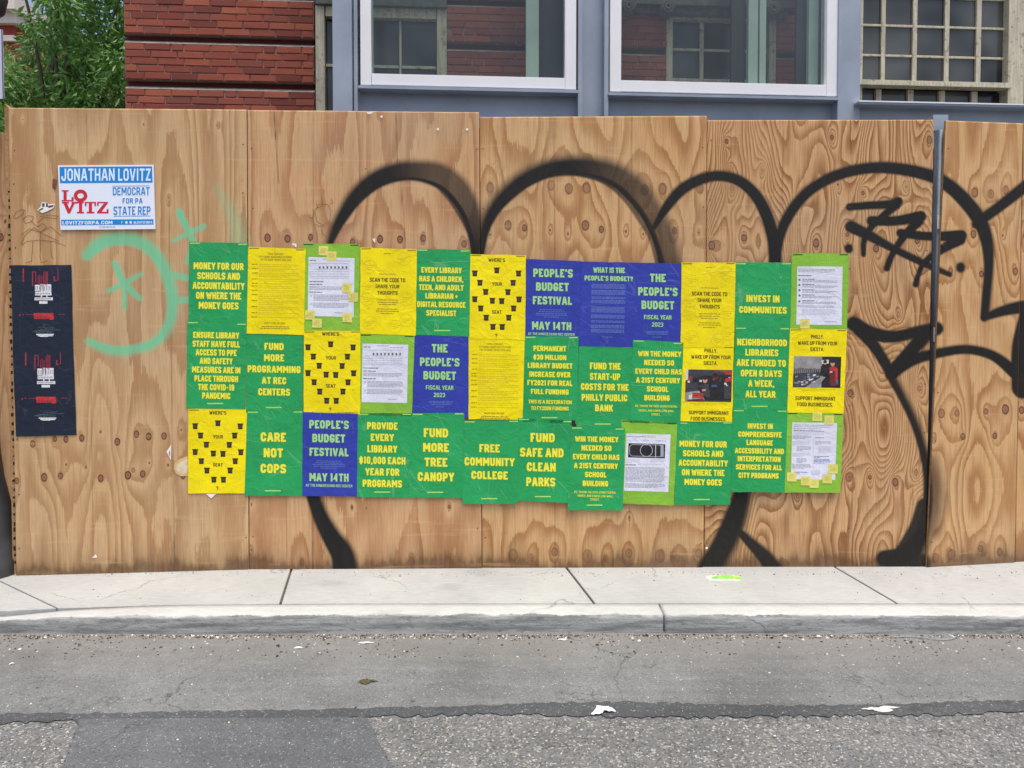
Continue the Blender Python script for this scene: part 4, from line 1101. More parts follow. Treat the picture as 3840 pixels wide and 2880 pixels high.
# --- two navy flyers
def flyer(quad, layer, dy, dx, label, idx):
    x = sum(p[0] for p in quad) / 4
    e = empty("flyer", tuple(on_fence(x, quad[2][1], -0.003))); tag(e, label, "flyer", "navy flyers on the left sheet")
    off = -0.003 - layer * .0006
    sheet(quad, off, M['navy'], "paper", e, seed=idx)
    f = Flat(off - 0.0004)
    r = random.Random(3)
    def R(x0, y0, x1, y1, m, l=0.0): f.rect(x0 + dx, y0 + dy, x1 + dx, y1 + dy, m, l)
    R(85, 1007, 90, 1057, 0); R(120, 1018, 124, 1073, 0); R(124, 1018, 134, 1021, 0, .0001); R(133, 1021, 136, 1060, 0, .0002)
    for q, (a, b) in enumerate([(142, 1034), (148, 1030), (155, 1036), (163, 1020), (168, 1016), (173, 1018), (177, 1017)]): R(a, b, a + 2.5, 1066 + (q % 3) * 4, 0, .0001)
    R(216, 1007, 219, 1052, 0); R(201, 1036, 206, 1055, 0); R(206, 1050, 212, 1054, 0, .0001)
    R(131, 1068, 150, 1092, 2); R(152, 1065, 160, 1096, 2); R(163, 1066, 192, 1094, 2); R(132, 1094, 193, 1108, 2, .0001); R(130, 1115, 198, 1126, 2); R(147, 1129, 178, 1139, 2); R(153, 1105, 158, 1118, 2, .0002); R(174, 1105, 178, 1118, 2, .0002)
    for q in range(9): R(134 + q * 6.5, 1073, 135.5 + q * 6.5, 1089, 4, .0003)
    for q in range(10): R(134 + q * 5.6, 1098, 136 + q * 5.6, 1104, 4, .0003)
    for q in range(12): R(134 + q * 5.0, 1118, 136 + q * 5.0, 1122, 4, .0003)
    R(125, 1174, 200, 1184, 1); R(128, 1184, 202, 1196, 1); R(187, 1190, 201, 1199, 1, .0001); R(72, 1179, 76, 1184, 1, .0001); R(84, 1178, 88, 1181, 1, .0001); R(96, 1179, 122, 1180.5, 0, .0001); R(220, 1178, 244, 1180, 0)
    for q in range(9): R(133 + q * 6, 1187, 135 + q * 6, 1193, 4, .0003)
    for q in range(16): a = 118 + r.uniform(0, 80); b = 1226 + r.uniform(0, 22); R(a, b, a + r.uniform(14, 50), b + 1.6, 3, q * .00003)
    R(136, 1252, 202, 1256, 2); R(142, 1257, 198, 1261, 2); R(150, 1261, 180, 1263, 2, .0001)
    f.build("lettering", [M['crimson'], M['red_print'], M['off_white'], M['slate_print'], M['navy']], e)

flyer([(41, 995), (268, 994), (275, 1312), (48, 1314)], 0, 0, 0, "upper of the two navy flyers with red and white lettering", 201)
flyer([(47, 1309), (275, 1307), (287, 1632), (60, 1637)], 1, 314, 9, "lower of the two navy flyers with red and white lettering", 202)

# --- campaign sign
sg = empty("campaign_sign", tuple(on_fence(400, 861, -0.004)))
tag(sg, "white and blue campaign sign with red logo letters at upper left of the fence", "sign")
q = [(217, 620), (575, 618), (582, 859), (227, 862)]
Wq = [on_fence(x, y, -0.008) for x, y in q]
b = MB(); b.prism([Wq[3], Wq[2], Wq[1], Wq[0]], (0, 0.005, 0)); b.build("sign_board", M['sign_white'], sg)
f = Flat(-0.0085)
f.poly([(223, 626), (570, 624), (572, 685), (225, 687)], 0)
f.poly([(229, 824), (575, 822), (576, 842), (230, 845)], 0)
f.line([(422, 698), (561, 697)], 2, 0); f.line([(426, 811), (565, 810)], 2, 0)
f.build("colour_band", [M['sign_blue']], sg)
f = Flat(-0.0089)
f.text("JONATHAN", 330, 655, 200, 46, 0, slope=-.005, t=.17, gap=.12); f.text("LOVITZ", 504, 655, 122, 46, 0, slope=-.005, t=.17, gap=.12)
f.text("LOVITZFORPA.COM", 328, 835, 188, 13, 0, slope=-.005, t=.2); f.text("@LOVITZFORPA", 536, 834, 70, 9, 0, slope=-.005)
f.text("F", 458, 834, 5, 9); f.disc(474, 834, 5); f.disc(490, 834, 5)
f.text("DEMOCRAT", 492, 717, 138, 30, 1, slope=-.005, t=.16, gap=.12); f.text("FOR PA", 497, 753, 75, 20, 1, slope=-.005, t=.17, gap=.14); f.text("STATE REP", 495, 790, 139, 32, 1, slope=-.005, t=.16, gap=.12)
f.words(372, 434, 851, 3, 2, slope=0)
R_ = 3
def rr_(x0, y0, x1, y1, l=0.0): f.rect(x0, y0, x1, y1, R_, l)
rr_(231, 713, 257, 718); rr_(238, 718, 250, 750); rr_(231, 750, 276, 755); rr_(268, 739, 276, 750)           # L
f.line([(302 + 19 * math.cos(t * math.pi / 8 + .4), 734 + 17 * math.sin(t * math.pi / 8 + .4)) for t in range(17)], 13, R_, .0001)  # O
rr_(232, 757, 258, 763, .0002); rr_(268, 757, 290, 763, .0002)
f.poly([(238, 762), (251, 762), (264, 790), (258, 800), (254, 800)], R_, .0003); f.poly([(270, 762), (280, 762), (262, 800), (256, 800), (258, 790)], R_, .0004)   # V
rr_(290, 757, 314, 762); rr_(296, 762, 308, 794); rr_(288, 794, 315, 800)                                     # I
rr_(318, 757, 360, 762); rr_(318, 762, 324, 773); rr_(354, 762, 360, 773); rr_(333, 762, 345, 794); rr_(325, 794, 354, 800)   # T
rr_(364, 757, 405, 762); rr_(364, 762, 370, 772); f.poly([(390, 762), (404, 762), (380, 794), (365, 794)], R_); rr_(364, 794, 407, 800); rr_(400, 784, 407, 794)   # Z
f.build("lettering", [M['sign_text'], M['sign_blue'], M['ink_grey'], M['sign_red']], sg)

# --- small things stuck to the boards
f = Flat(-0.003)
f.poly([(140, 787), (152, 777), (156, 758), (178, 760), (184, 766), (206, 764), (200, 780), (178, 792), (158, 799)], 0)
f.poly([(143, 788), (160, 779), (164, 783), (150, 791)], 1, .0003); f.rect(158, 762, 167, 776, 1, .0004); f.rect(172, 762, 180, 776, 2, .0004); f.poly([(180, 772), (203, 768), (198, 776), (182, 780)], 2, .0005)
o = f.build("sticker", [M['scrap'], simple("sticker green", lin(40, 90, 60), .5), simple("sticker maroon", lin(110, 50, 90), .5)])
tag(o, "small die cut white sticker with green and maroon shapes left of the campaign sign", "sticker")
f = Flat(-0.002); f.poly([(197, 670), (214, 674), (210, 700), (204, 711), (196, 702)], 0)
tag(f.build("tape_scrap", [M['brown_tape']]), "torn brown tape scrap beside the campaign sign", "tape")
f = Flat(-0.003); f.poly([(642, 1667), (641, 1726), (634, 1712), (624, 1694)], 0); f.poly([(638, 1685), (637, 1712), (633, 1700)], 1, .0003)
tag(f.build("paper_scrap", [M['scrap'], M['crimson']]), "pink and white torn paper sliver left of the bottom yellow poster", "paper scrap")
f = Flat(-0.003); f.poly([(652, 1758), (654, 1740), (668, 1724), (700, 1711), (704, 1712), (704, 1784), (680, 1786), (660, 1776)], 0); f.poly([(660, 1757), (666, 1740), (684, 1726), (703, 1720), (703, 1774), (680, 1778), (665, 1770)], 1, .0003)
tag(f.build("peeling_sticker", [simple("worn orange paper", lin(222, 180, 120), .7, .1, 30), simple("worn cream paper", lin(220, 204, 172), .7, .15, 40)]), "faded round sticker peeling out from under the bottom yellow poster", "sticker")
for (pts, lb) in [([(350, 2088), (358, 2078), (364, 2086), (362, 2092), (342, 2091)], "white paper flake low on the left sheet"),
                  ([(1095, 912), (1112, 914), (1112, 928), (1107, 926), (1105, 920), (1097, 918)], "white torn corner above the yellow schedule poster"),
                  ([(1396, 896), (1408, 894), (1406, 912), (1402, 906)], "white torn corner above the yellow code poster"),
                  ([(1374, 420), (1400, 419), (1392, 427), (1378, 427)], "white flake on the top edge of the second sheet"),
                  ([(772, 1852), (810, 1852), (792, 1869)], "cream paper flap under the bottom yellow poster"),
                  ([(2143, 1576), (2158, 1576), (2157, 1598), (2143, 1597)], "tiny black gap square above the lowest green poster")]:
    f = Flat(-0.0035 if 'gap' not in lb else -0.0066); f.poly(pts, 0)
    dk = 'black' in lb
    tag(f.build("paper_scrap", [M['photo_black'] if dk else M['scrap']]), lb if not dk else "small black square drawn for the gap above the lowest green poster", "paper scrap")  # the dark one is a plain black square drawn for a gap
nb = Flat(-0.001)
for (x, y) in [(1642, 484), (1752, 485), (1431, 437), (2650, 2055)]: nb.disc(x, y, 4.5, m=0)
nb.build("nail_patch", [M['scrap']], fence)
sc_ = Flat(-0.0008); rs_ = random.Random(2)
for (xa_, xb_, n_) in ((50, 72, 9), (912, 920, 8), (945, 948, 8), (1785, 1792, 7), (1812, 1818, 8), (2638, 2630, 8), (2664, 2652, 8), (3488, 3458, 9), (3560, 3492, 9), (3190, 3182, 7), (1370, 1374, 4)):
    for i in range(n_):
        t_ = (i + .5) / n_ + rs_.uniform(-.02, .02); sc_.disc(xa_ + (xb_ - xa_) * t_ + rs_.uniform(-3, 3), 440 + 1680 * t_, 2.6, m=0, n=8)
o = sc_._build('screw_heads', [simple('screw head', lin(70, 56, 44), .5)], fence); o['kind'] = 'stuff'
# pen doodles
f = Flat(-0.0012)
dood = [[(50, 815), (60, 795), (80, 785), (92, 790), (82, 805), (60, 820), (50, 815)], [(85, 822), (105, 808), (125, 812), (120, 830), (95, 838), (85, 822)], [(113, 825), (130, 842), (145, 850)],
        [(80, 920), (100, 905), (150, 900), (200, 905), (246, 922)], [(80, 880), (110, 858), (150, 870), (190, 850), (230, 885)], [(152, 870), (150, 960), (155, 985), (178, 978)], [(123, 905), (118, 980), (95, 985)], [(190, 905), (192, 960), (200, 970)],
        [(78, 915), (95, 880), (130, 852), (150, 872), (190, 890), (222, 905)], [(150, 812), (190, 806), (222, 812)], [(140, 835), (165, 815), (215, 820)], [(152, 872), (175, 850), (160, 838), (140, 850)],
        [(1186, 762), (1192, 780), (1210, 772), (1206, 735)], [(1180, 790), (1196, 766), (1230, 768), (1242, 790), (1236, 830), (1210, 845), (1188, 830), (1180, 790)], [(1242, 745), (1248, 760), (1236, 766)], [(1160, 815), (1172, 820), (1178, 800), (1172, 785)], [(1180, 840), (1196, 850), (1215, 846)], [(1205, 860), (1212, 880), (1225, 890)]]
for i, p in enumerate(dood): f.line(p, 1.6, 0, i * .00003)
f.build("pen_doodle", [M['pen']], fence)

# ------------------------------------------------------------------ pipe behind the gap
M['pipe'] = simple("dark galvanised pipe", lin(78, 88, 98), 0.42, 0.25, 9, metal=0.55)
def pipe_x(y): return 3527 + (y - 490) * (3484 - 3527) / (2140 - 490)
a = on_fence(pipe_x(490), 490, 0.060); c = on_fence(pipe_x(2140), 2140, 0.060); c[1] = a[1]
P0 = empty("metal_pipe", (c[0], c[1], 0)); tag(P0, "dark metal pipe upright in the gap between the right hand plywood sheets", "pipe")
b = MB(); n = 20; rad = 0.029
ring = []
top = np.array(a); bot = np.array(c); bot[2] = 0.0
for k in range(n):
    an = 2 * math.pi * k / n
    ring.append((rad * math.cos(an), rad * math.sin(an)))
vv = [(bot[0] + x, bot[1] + y, bot[2]) for x, y in ring] + [(top[0] + x, top[1] + y, top[2]) for x, y in ring]
b.add(vv, [(k, (k + 1) % n, n + (k + 1) % n, n + k) for k in range(n)] + [tuple(range(n, 2 * n))])
b.build("tube", M['pipe'], P0, smooth=True)
for (y0, y1, dx) in ((805, 858, 2), (1228, 1282, -1)):
    xx = pipe_x((y0 + y1) / 2) + dx
    A_ = [on_fence(xx - 5, y1, 0.028), on_fence(xx + 4, y1, 0.028), on_fence(xx + 5, y0, 0.028), on_fence(xx - 4, y0, 0.028)]
    b = MB(); b.prism(A_, (0, 0.003, 0)); b.build("label_strip", M['scrap'], P0)

# ------------------------------------------------------------------ ground: road, kerb, pavement
def asphalt(name, base, coarse, patch=0.0):
    t = NT(name)
    p = t.pos()
    big = t.noise(p, 0.9, 4, 0.6); mid = t.noise(p, 7.0, 4, 0.65); fine = t.noise(p, 160.0, 3, 0.7)
    vor = t.n("TexVoronoi"); vor.inputs["Scale"].default_value = 210.0 if not coarse else 150.0
    wv = t.n("VectorMath", operation='ADD'); nz = t.n("TexNoise"); nz.inputs["Scale"].default_value = 60
    t.l(p, nz.inputs["Vector"]); sc = t.n("VectorMath", operation='SCALE'); sc.inputs[3].default_value = 0.012
    t.l(nz.outputs["Color"], sc.inputs[0]); t.l(p, wv.inputs[0]); t.l(sc.outputs[0], wv.inputs[1]); t.l(wv.outputs[0], vor.inputs["Vector"])
    sepc = t.n("SeparateColor"); t.l(vor.outputs["Color"], sepc.inputs[0])
    strk = t.noise(t.pos((1.5, 16, 1)), 1.0, 5, .7)
    mid = t.math('ADD', t.math('MULTIPLY', mid, .5), t.math('MULTIPLY', strk, .5))
    d = tuple(base[i] * 0.70 for i in range(3)) + (1,); l_ = tuple(base[i] * 1.25 for i in range(3)) + (1,)
    c = t.mix(t.ramp(t.math('ADD', t.math('MULTIPLY', mid, .5), t.math('MULTIPLY', big, .5)), [(0.40, 0.0), (0.60, 1.0)]), d, l_)
    c = t.mix(t.math('MULTIPLY', t.ramp(fine, [(0.42, 1.0), (0.58, 0.0)]), 0.45), c, tuple(base[i] * 0.4 for i in range(3)) + (1,))
    hi = 0.74 if coarse else 0.93
    amt = t.math('MULTIPLY', t.ramp(sepc.outputs[0], [(hi - 0.02, 0.0), (hi + 0.02, 1.0)]), 0.55 if coarse else 0.35)
    stone = t.ramp(sepc.outputs[1], [(0.2, lin(120, 116, 108)), (0.6, lin(166, 160, 150)), (0.95, lin(206, 202, 196))])
    c = t.mix(amt, c, stone)
    dk = t.math('MULTIPLY', t.ramp(sepc.outputs[2], [(0.80 if coarse else .9, 0.0), (0.86 if coarse else .94, 1.0)]), 0.55 if coarse else .45)
    c = t.mix(dk, c, (0.025, 0.025, 0.027, 1))
    # dusty brown strip along the kerb
    sep = t.n("SeparateXYZ"); t.l(p, sep.inputs[0])
    yy = t.math('ADD', sep.outputs[1], t.math('MULTIPLY', t.math('SUBTRACT', mid, 0.5), 0.25))
    dust = t.ramp(t.math('MULTIPLY', t.math('SUBTRACT', yy, 2.9), 2.0), [(0.15, 0.0), (0.75, 1.0)])
    c = t.mix(t.math('MULTIPLY', dust, 0.55), c, (0.215, 0.200, 0.178, 1))
    # dark spots of chewing gum and oil
    v2 = t.n("TexVoronoi"); v2.inputs["Scale"].default_value = 3.2; t.l(p, v2.inputs["Vector"])
    s2 = t.ramp(t.math('ADD', v2.outputs["Distance"], t.math('MULTIPLY', mid, .05)), [(0.055, 1.0), (0.075, 0.0)])
    c = t.mix(t.math('MULTIPLY', s2, 0.6), c, (0.05, 0.048, 0.045, 1))
    oil = t.ramp(t.noise(t.pos((1.1, 2.6, 1)), 1.0, 5, .65), [(0.60, 0.0), (0.74, 1.0)])
    c = t.mix(t.math('MULTIPLY', oil, 0.38), c, tuple(base[i] * 0.42 for i in range(3)) + (1,))
    pale = t.ramp(t.noise(t.pos((3.1, 9, 1)), 1.0, 5, .7), [(0.60, 0.0), (0.72, 1.0)])
    c = t.mix(t.math('MULTIPLY', pale, 0.25), c, tuple(min(1, base[i] * 1.7) for i in range(3)) + (1,))
    ce = t.n("TexVoronoi", feature='DISTANCE_TO_EDGE'); ce.inputs["Scale"].default_value = 1.3
    wq = t.n("VectorMath", operation='ADD'); sq_ = t.n("VectorMath", operation='SCALE'); sq_.inputs[3].default_value = .4
    nq = t.n("TexNoise"); nq.inputs["Scale"].default_value = 5; nq.inputs["Detail"].default_value = 6; t.l(p, nq.inputs["Vector"]); t.l(nq.outputs["Color"], sq_.inputs[0]); t.l(p, wq.inputs[0]); t.l(sq_.outputs[0], wq.inputs[1]); t.l(wq.outputs[0], ce.inputs["Vector"])
    crk = t.math('MULTIPLY', t.ramp(ce.outputs["Distance"], [(0.0, 1.0), (0.007, 0.0)]), t.ramp(big, [(.48, 0.0), (.56, 1.0)]))
    c = t.mix(t.math('MULTIPLY', crk, 0.65), c, (0.03, 0.03, 0.03, 1))
    t.col(c); t.rough(0.88)
    h = t.math('ADD', t.math('MULTIPLY', fine, 0.5), t.math('MULTIPLY', t.math('SUBTRACT', 1.0, vor.outputs["Distance"]), 0.7 if coarse else 0.35))
    t.bump(h, 0.55 if coarse else 0.35, 0.006 if coarse else 0.003)
    return t.mat

M['asphalt'] = asphalt("asphalt smooth", (0.178, 0.182, 0.184, 1), False)
M['asphalt_coarse'] = asphalt("asphalt coarse worn", (0.165, 0.168, 0.168, 1), True)
M['asphalt_patch'] = asphalt("asphalt patch", (0.115, 0.122, 0.130, 1), False)
M['tar'] = asphalt("tar seam", (0.072, 0.078, 0.083, 1), False)

def concrete(name, base, var=.15, brush=True, dirty=0.0):
    t = NT(name); p = t.pos()
    n1 = t.noise(p, 2.2, 5, 0.6); n2 = t.noise(p, 30, 4, 0.6); n3 = t.noise(t.pos((14, 90, 60)), 1.0, 3, .6)
    d = tuple(base[i] * (1 - var) for i in range(3)) + (1,); l_ = tuple(min(1, base[i] * (1 + var * .5)) for i in range(3)) + (1,)
    c = t.mix(t.ramp(t.math('ADD', t.math('MULTIPLY', n1, .5), t.math('MULTIPLY', n3, .5)), [(0.36, 0.0), (0.62, 1.0)]), d, l_)
    c = t.mix(t.math('MULTIPLY', t.ramp(n2, [(0.58, 0.0), (0.72, 1.0)]), 0.25), c, tuple(base[i] * 0.62 for i in range(3)) + (1,))
    v2 = t.n("TexVoronoi"); v2.inputs["Scale"].default_value = 4.5; t.l(p, v2.inputs["Vector"])
    s2 = t.ramp(t.math('ADD', v2.outputs["Distance"], t.math('MULTIPLY', n2, .06)), [(0.055, 1.0), (0.08, 0.0)])
    c = t.mix(t.math('MULTIPLY', s2, 0.45), c, tuple(base[i] * 0.45 for i in range(3)) + (1,))
    if dirty:
        at = t.attr("face")
        edge = t.math('ADD', at, t.math('MULTIPLY', t.math('SUBTRACT', t.noise(t.pos((6, 6, 20)), 1.0, 6, .7), 0.5), 1.5))
        fm = t.ramp(edge, [(0.40, 0.0), (0.46, 1.0)])
        g2 = t.mix(t.ramp(t.noise(t.pos((3, 8, 40)), 1.0, 6, .7), [(0.40, 0.0), (0.60, 1.0)]), (0.15, 0.155, 0.152, 1), (0.36, 0.37, 0.355, 1))
        g2 = t.mix(t.math('MULTIPLY', t.ramp(t.noise(t.pos((20, 20, 60)), 1.0, 4, .7), [(0.54, 0.0), (0.66, 1.0)]), .6), g2, (0.06, 0.06, 0.058, 1))
        c = t.mix(t.math('MULTIPLY', fm, dirty), c, g2)
    v3 = t.n("TexVoronoi"); v3.inputs["Scale"].default_value = 2.1; t.l(t.pos((1, 1.6, 1)), v3.inputs["Vector"])
    s3 = t.ramp(t.math('ADD', v3.outputs["Distance"], t.math('MULTIPLY', n1, .5)), [(0.30, 1.0), (0.42, 0.0)])
    c = t.mix(t.math('MULTIPLY', s3, 0.22), c, tuple(base[i] * 0.5 for i in range(3)) + (1,))
    ce = t.n("TexVoronoi", feature='DISTANCE_TO_EDGE'); ce.inputs["Scale"].default_value = .9
    wv = t.n("VectorMath", operation='ADD'); nzz = t.n("TexNoise"); nzz.inputs["Scale"].default_value = 4; nzz.inputs["Detail"].default_value = 5
    t.l(p, nzz.inputs["Vector"]); scl = t.n("VectorMath", operation='SCALE'); scl.inputs[3].default_value = .35; t.l(nzz.outputs["Color"], scl.inputs[0]); t.l(p, wv.inputs[0]); t.l(scl.outputs[0], wv.inputs[1]); t.l(wv.outputs[0], ce.inputs["Vector"])
    ck = t.math('MULTIPLY', t.ramp(ce.outputs["Distance"], [(0.0, 1.0), (0.006, 0.0)]), t.ramp(n1, [(.5, 0.0), (.58, 1.0)]))
    c = t.mix(t.math('MULTIPLY', ck, 0.6), c, tuple(base[i] * 0.35 for i in range(3)) + (1,))
    speck = t.ramp(t.noise(p, 75, 3, .7), [(0.64, 0.0), (0.70, 1.0)])
    c = t.mix(t.math('MULTIPLY', speck, 0.4), c, tuple(base[i] * 0.45 for i in range(3)) + (1,))
    t.col(c); t.rough(0.9)
    t.bump(t.math('ADD', t.math('ADD', t.math('MULTIPLY', n2, .9), t.noise(p, 120, 3)), t.math('MULTIPLY', ck, -1.0)), 0.45, 0.004)
    return t.mat

M['slab'] = concrete("pavement concrete", (0.415, 0.42, 0.405, 1), .16)
M['kerb'] = concrete("kerb concrete", (0.49, 0.495, 0.48, 1), .16, dirty=.9)
M['joint'] = simple("joint filler", lin(96, 84, 74), 0.95, 0.35, 50, bump=.4)

KZ = -0.085
road = mesh_obj("road", [(-70, -60, KZ), (70, -60, KZ), (70, 3.55, KZ), (-70, 3.55, KZ)], [(0, 1, 2, 3)], M['asphalt'], None, recenter=False)
tag(road, kind="structure")
ground = mesh_obj("ground", [(-150, -150, KZ - .05), (150, -150, KZ - .05), (150, 200, KZ - .05), (-150, 200, KZ - .05)], [(0, 1, 2, 3)], M['joint'], None, recenter=False)
tag(ground, kind="structure")


def strip(name, top, bottom, z, mat, kind=True):
    """ground sheet between two photo polylines"""
    n = len(top)
    T = on_z([p[0] for p in top], [p[1] for p in top], z); B = on_z([p[0] for p in bottom], [p[1] for p in bottom], z)
    v = np.vstack([T, B]); f = [(i + n, i + 1 + n, i + 1, i) for i in range(n - 1)]
    o = mesh_obj(name, v, f, mat, None)
    return o

rr2 = random.Random(4)
xs = list(range(-1400, 5400, 22))
TOPL = {-1400: 2715, 0: 2676, 400: 2672, 700: 2668, 1100: 2662, 1280: 2657, 1800: 2645, 2000: 2634, 2300: 2630, 2600: 2637, 2900: 2645, 3300: 2642, 3600: 2630, 3840: 2624, 5400: 2590}
BOTL = {-1400: 2760, 0: 2712, 250: 2700, 400: 2725, 700: 2722, 1100: 2706, 1400: 2686, 1900: 2676, 2300: 2686, 2600: 2690, 2900: 2684, 3300: 2682, 3600: 2676, 3840: 2668, 5400: 2640}
tx = np.interp(xs, list(TOPL), list(TOPL.values())) + np.array([rr2.uniform(-4, 4) for _ in xs])
bx = np.interp(xs, list(BOTL), list(BOTL.values())) + np.array([rr2.uniform(-7, 7) for _ in xs])
# coarse worn lane in front of the seam
far = on_z(xs, tx + 12, KZ + 0.004)
near = far.copy(); near[:, 1] = -8
v = np.vstack([far, near]); n = len(xs)
o = mesh_obj("worn_road_lane", v, [(i + n, i + 1 + n, i + 1, i) for i in range(n - 1)], M['asphalt_coarse']); tag(o, kind="structure")
o = strip("tar_seam", list(zip(xs, tx)), list(zip(xs, bx)), KZ + 0.008, M['tar']); tag(o, kind="structure")
# smoother dark patch let into the lane
rnd = lambda a: rr2.uniform(-a, a)
left = [(300 - (y - 2690) * .35 + rnd(7), y) for y in range(2695, 3100, 5)]
right = [(1372 + (y - 2680) * .50 + rnd(7), y) for y in range(2690, 3100, 5)]
L = on_z([p[0] for p in left], [p[1] for p in left], KZ + 0.012); Rr = on_z([p[0] for p in right], [p[1] for p in right], KZ + 0.012)
m = min(len(L), len(Rr)); v = np.vstack([L[:m], Rr[:m]])
o = mesh_obj("asphalt_patch", v, [(i + 1, i + 1 + m, i + m, i) for i in range(m - 1)], M['asphalt_patch']); tag(o, kind="structure")

# kerb profile swept along the street
def kerb(x_from, x_to, name):
    xs_ = list(np.arange(x_from, x_to + 1, 13.0))
    if xs_[-1] < x_to - 2: xs_.append(x_to)
    xs_ = np.array(xs_)
    yi = np.interp(xs_, [-1400, 0, 210, 640, 1280, 2560, 3840, 5400], [2330, 2292, 2281, 2268, 2263, 2262, 2263, 2266])
    yo = np.interp(xs_, [-1400, 0, 200, 700, 1280, 2560, 3840, 5400], [2372, 2326, 2315, 2305, 2301, 2299, 2301, 2305])
    yb = np.interp(xs_, [-1400, 0, 640, 1280, 1900, 2560, 3840, 5400], [2395, 2377, 2380, 2376, 2373, 2376, 2381, 2386])
    B = on_z(xs_, yb, KZ - 0.002)
    ht = on_y(xs_, yo, B[:, 1])          # top outer edge stands right above the foot
    zt = np.minimum(ht[:, 2], -0.0005)
    prof = []
    I = on_z(xs_, yi, 0.0)
    r = random.Random(9)
    jit = lambda s: np.array([r.uniform(-s, s) for _ in xs_])
    rows = []; face = []
    def row(fx, fz, fa, j=0.0):
        p = B.copy()
        p[:, 1] = B[:, 1] + (I[:, 1] - B[:, 1]) * fx + jit(j)
        p[:, 0] = B[:, 0]
        p[:, 2] = KZ - .03 + (zt - (KZ - .03)) * fz + jit(j * .6)
        rows.append(p); face.append(np.full(len(xs_), fa))
    row(-.02, 0, 1.0); row(0, .35, 1.0, .001); row(.005, .62, .95, .001); row(.01, .86, .72, .0028); row(.05, .955, .5, .003); row(.12, .992, .25, .0016); row(.3, 1.0, 0.0); row(.65, 1.0, 0.0); row(.955, 1.0, 0.0); row(.975, .90, 0.6); row(.98, .0, 1.0)
    # inner top height meets the pavement
    V = np.vstack(rows); nn = len(xs_)
    fs = []
    for a in range(len(rows) - 1):
        for i in range(nn - 1):
            fs.append((a * nn + i, a * nn + i + 1, (a + 1) * nn + i + 1, (a + 1) * nn + i))
    fs.append(tuple(a * nn for a in range(len(rows)))); fs.append(tuple(a * nn + nn - 1 for a in reversed(range(len(rows)))))
    o = mesh_obj(name, V, fs, M['kerb'], KERB, smooth=True)
    at = o.data.attributes.new("face", 'FLOAT', 'POINT'); at.data.foreach_set("value", np.concatenate(face).astype(np.float32))
    return o

KERB = empty("kerb", (0, 3.36, KZ)); tag(KERB, kind="structure")
kerb(-1400, 960 - 2000 + 0, "kerb_stone") if False else None
kerb(-1400, 2489, "kerb_stone"); kerb(2495, 5400, "kerb_stone")

# pavement bed and slabs
bed = mesh_obj("pavement", [(-30, 3.515, -.014), (30, 3.515, -.014), (30, 6.6, -.014), (-30, 5.2, -.014)], [(0, 1, 2, 3)], M['joint'], None); tag(bed, kind="structure")
def gline(p, q):      # two photo points on the ground -> function X(Y)
    a = on_z(p[0], p[1]); c = on_z(q[0], q[1])
    return lambda Y: a[0] + (c[0] - a[0]) * (Y - a[1]) / (c[1] - a[1])
JL = [lambda Y: -4.3, gline((0, 2180), (210, 2280)), gline((1087, 2150), (1050, 2265)), gline((2141, 2150), (2225, 2258)), gline((3172, 2150), (3362, 2261)), lambda Y: 4.4 + (Y - 3.5) * 1.3, lambda Y: 6.2 + (Y - 3.5) * 1.3]
def inner_edge(X):
    xs_ = np.arange(-2400, 6200, 30.0)
    yi = np.interp(xs_, [-1400, 0, 210, 640, 1280, 2560, 3840, 5400], [2330, 2292, 2281, 2268, 2263, 2262, 2263, 2266])
    P = on_z(xs_, yi); return np.interp(X, P[:, 0], P[:, 1])
for i in range(len(JL) - 1):
    g_ = 0.006
    Yf_ = 4.62 if i != 0 else 4.05
    Yr = 4.62
    pts = []
    # front edge follows kerb
    Xa = JL[i](3.5) + g_; Xb = JL[i + 1](3.5) - g_
    for _ in range(4):
        Xa = JL[i](float(inner_edge(Xa))) + g_; Xb = JL[i + 1](float(inner_edge(Xb))) - g_
    for X in np.linspace(Xa, Xb, 12): pts.append((X, float(inner_edge(X)) + .005))
    Yb1 = 4.62; Xr = JL[i + 1](Yb1) - g_; Xl = JL[i](Yb1) + g_
    if i == 0: Xr = JL[1](4.62) - g_
    if Xl > Xr - .1: Xl = Xr - .4
    pts += [(Xr, Yb1), (Xl, Yb1)]
    n = len(pts)
    b = MB(); vv = [(x, y, 0.0) for x, y in pts] + [(x, y, -.03) for x, y in pts]
    b.add(vv, [tuple(range(n))] + [(k, (k + 1) % n, n + (k + 1) % n, n + k) for k in range(n)])
    o = b.build("paving_slab", M['slab'], bed)
    bm = bmesh.new(); bm.from_mesh(o.data)
    es = [e for e in bm.edges if all(abs(v_.co.z - max(w.co.z for w in bm.verts)) < 1e-4 for v_ in e.verts)]
    bmesh.ops.bevel(bm, geom=es, offset=0.003, segments=1, affect='EDGES'); bm.to_mesh(o.data); bm.free()

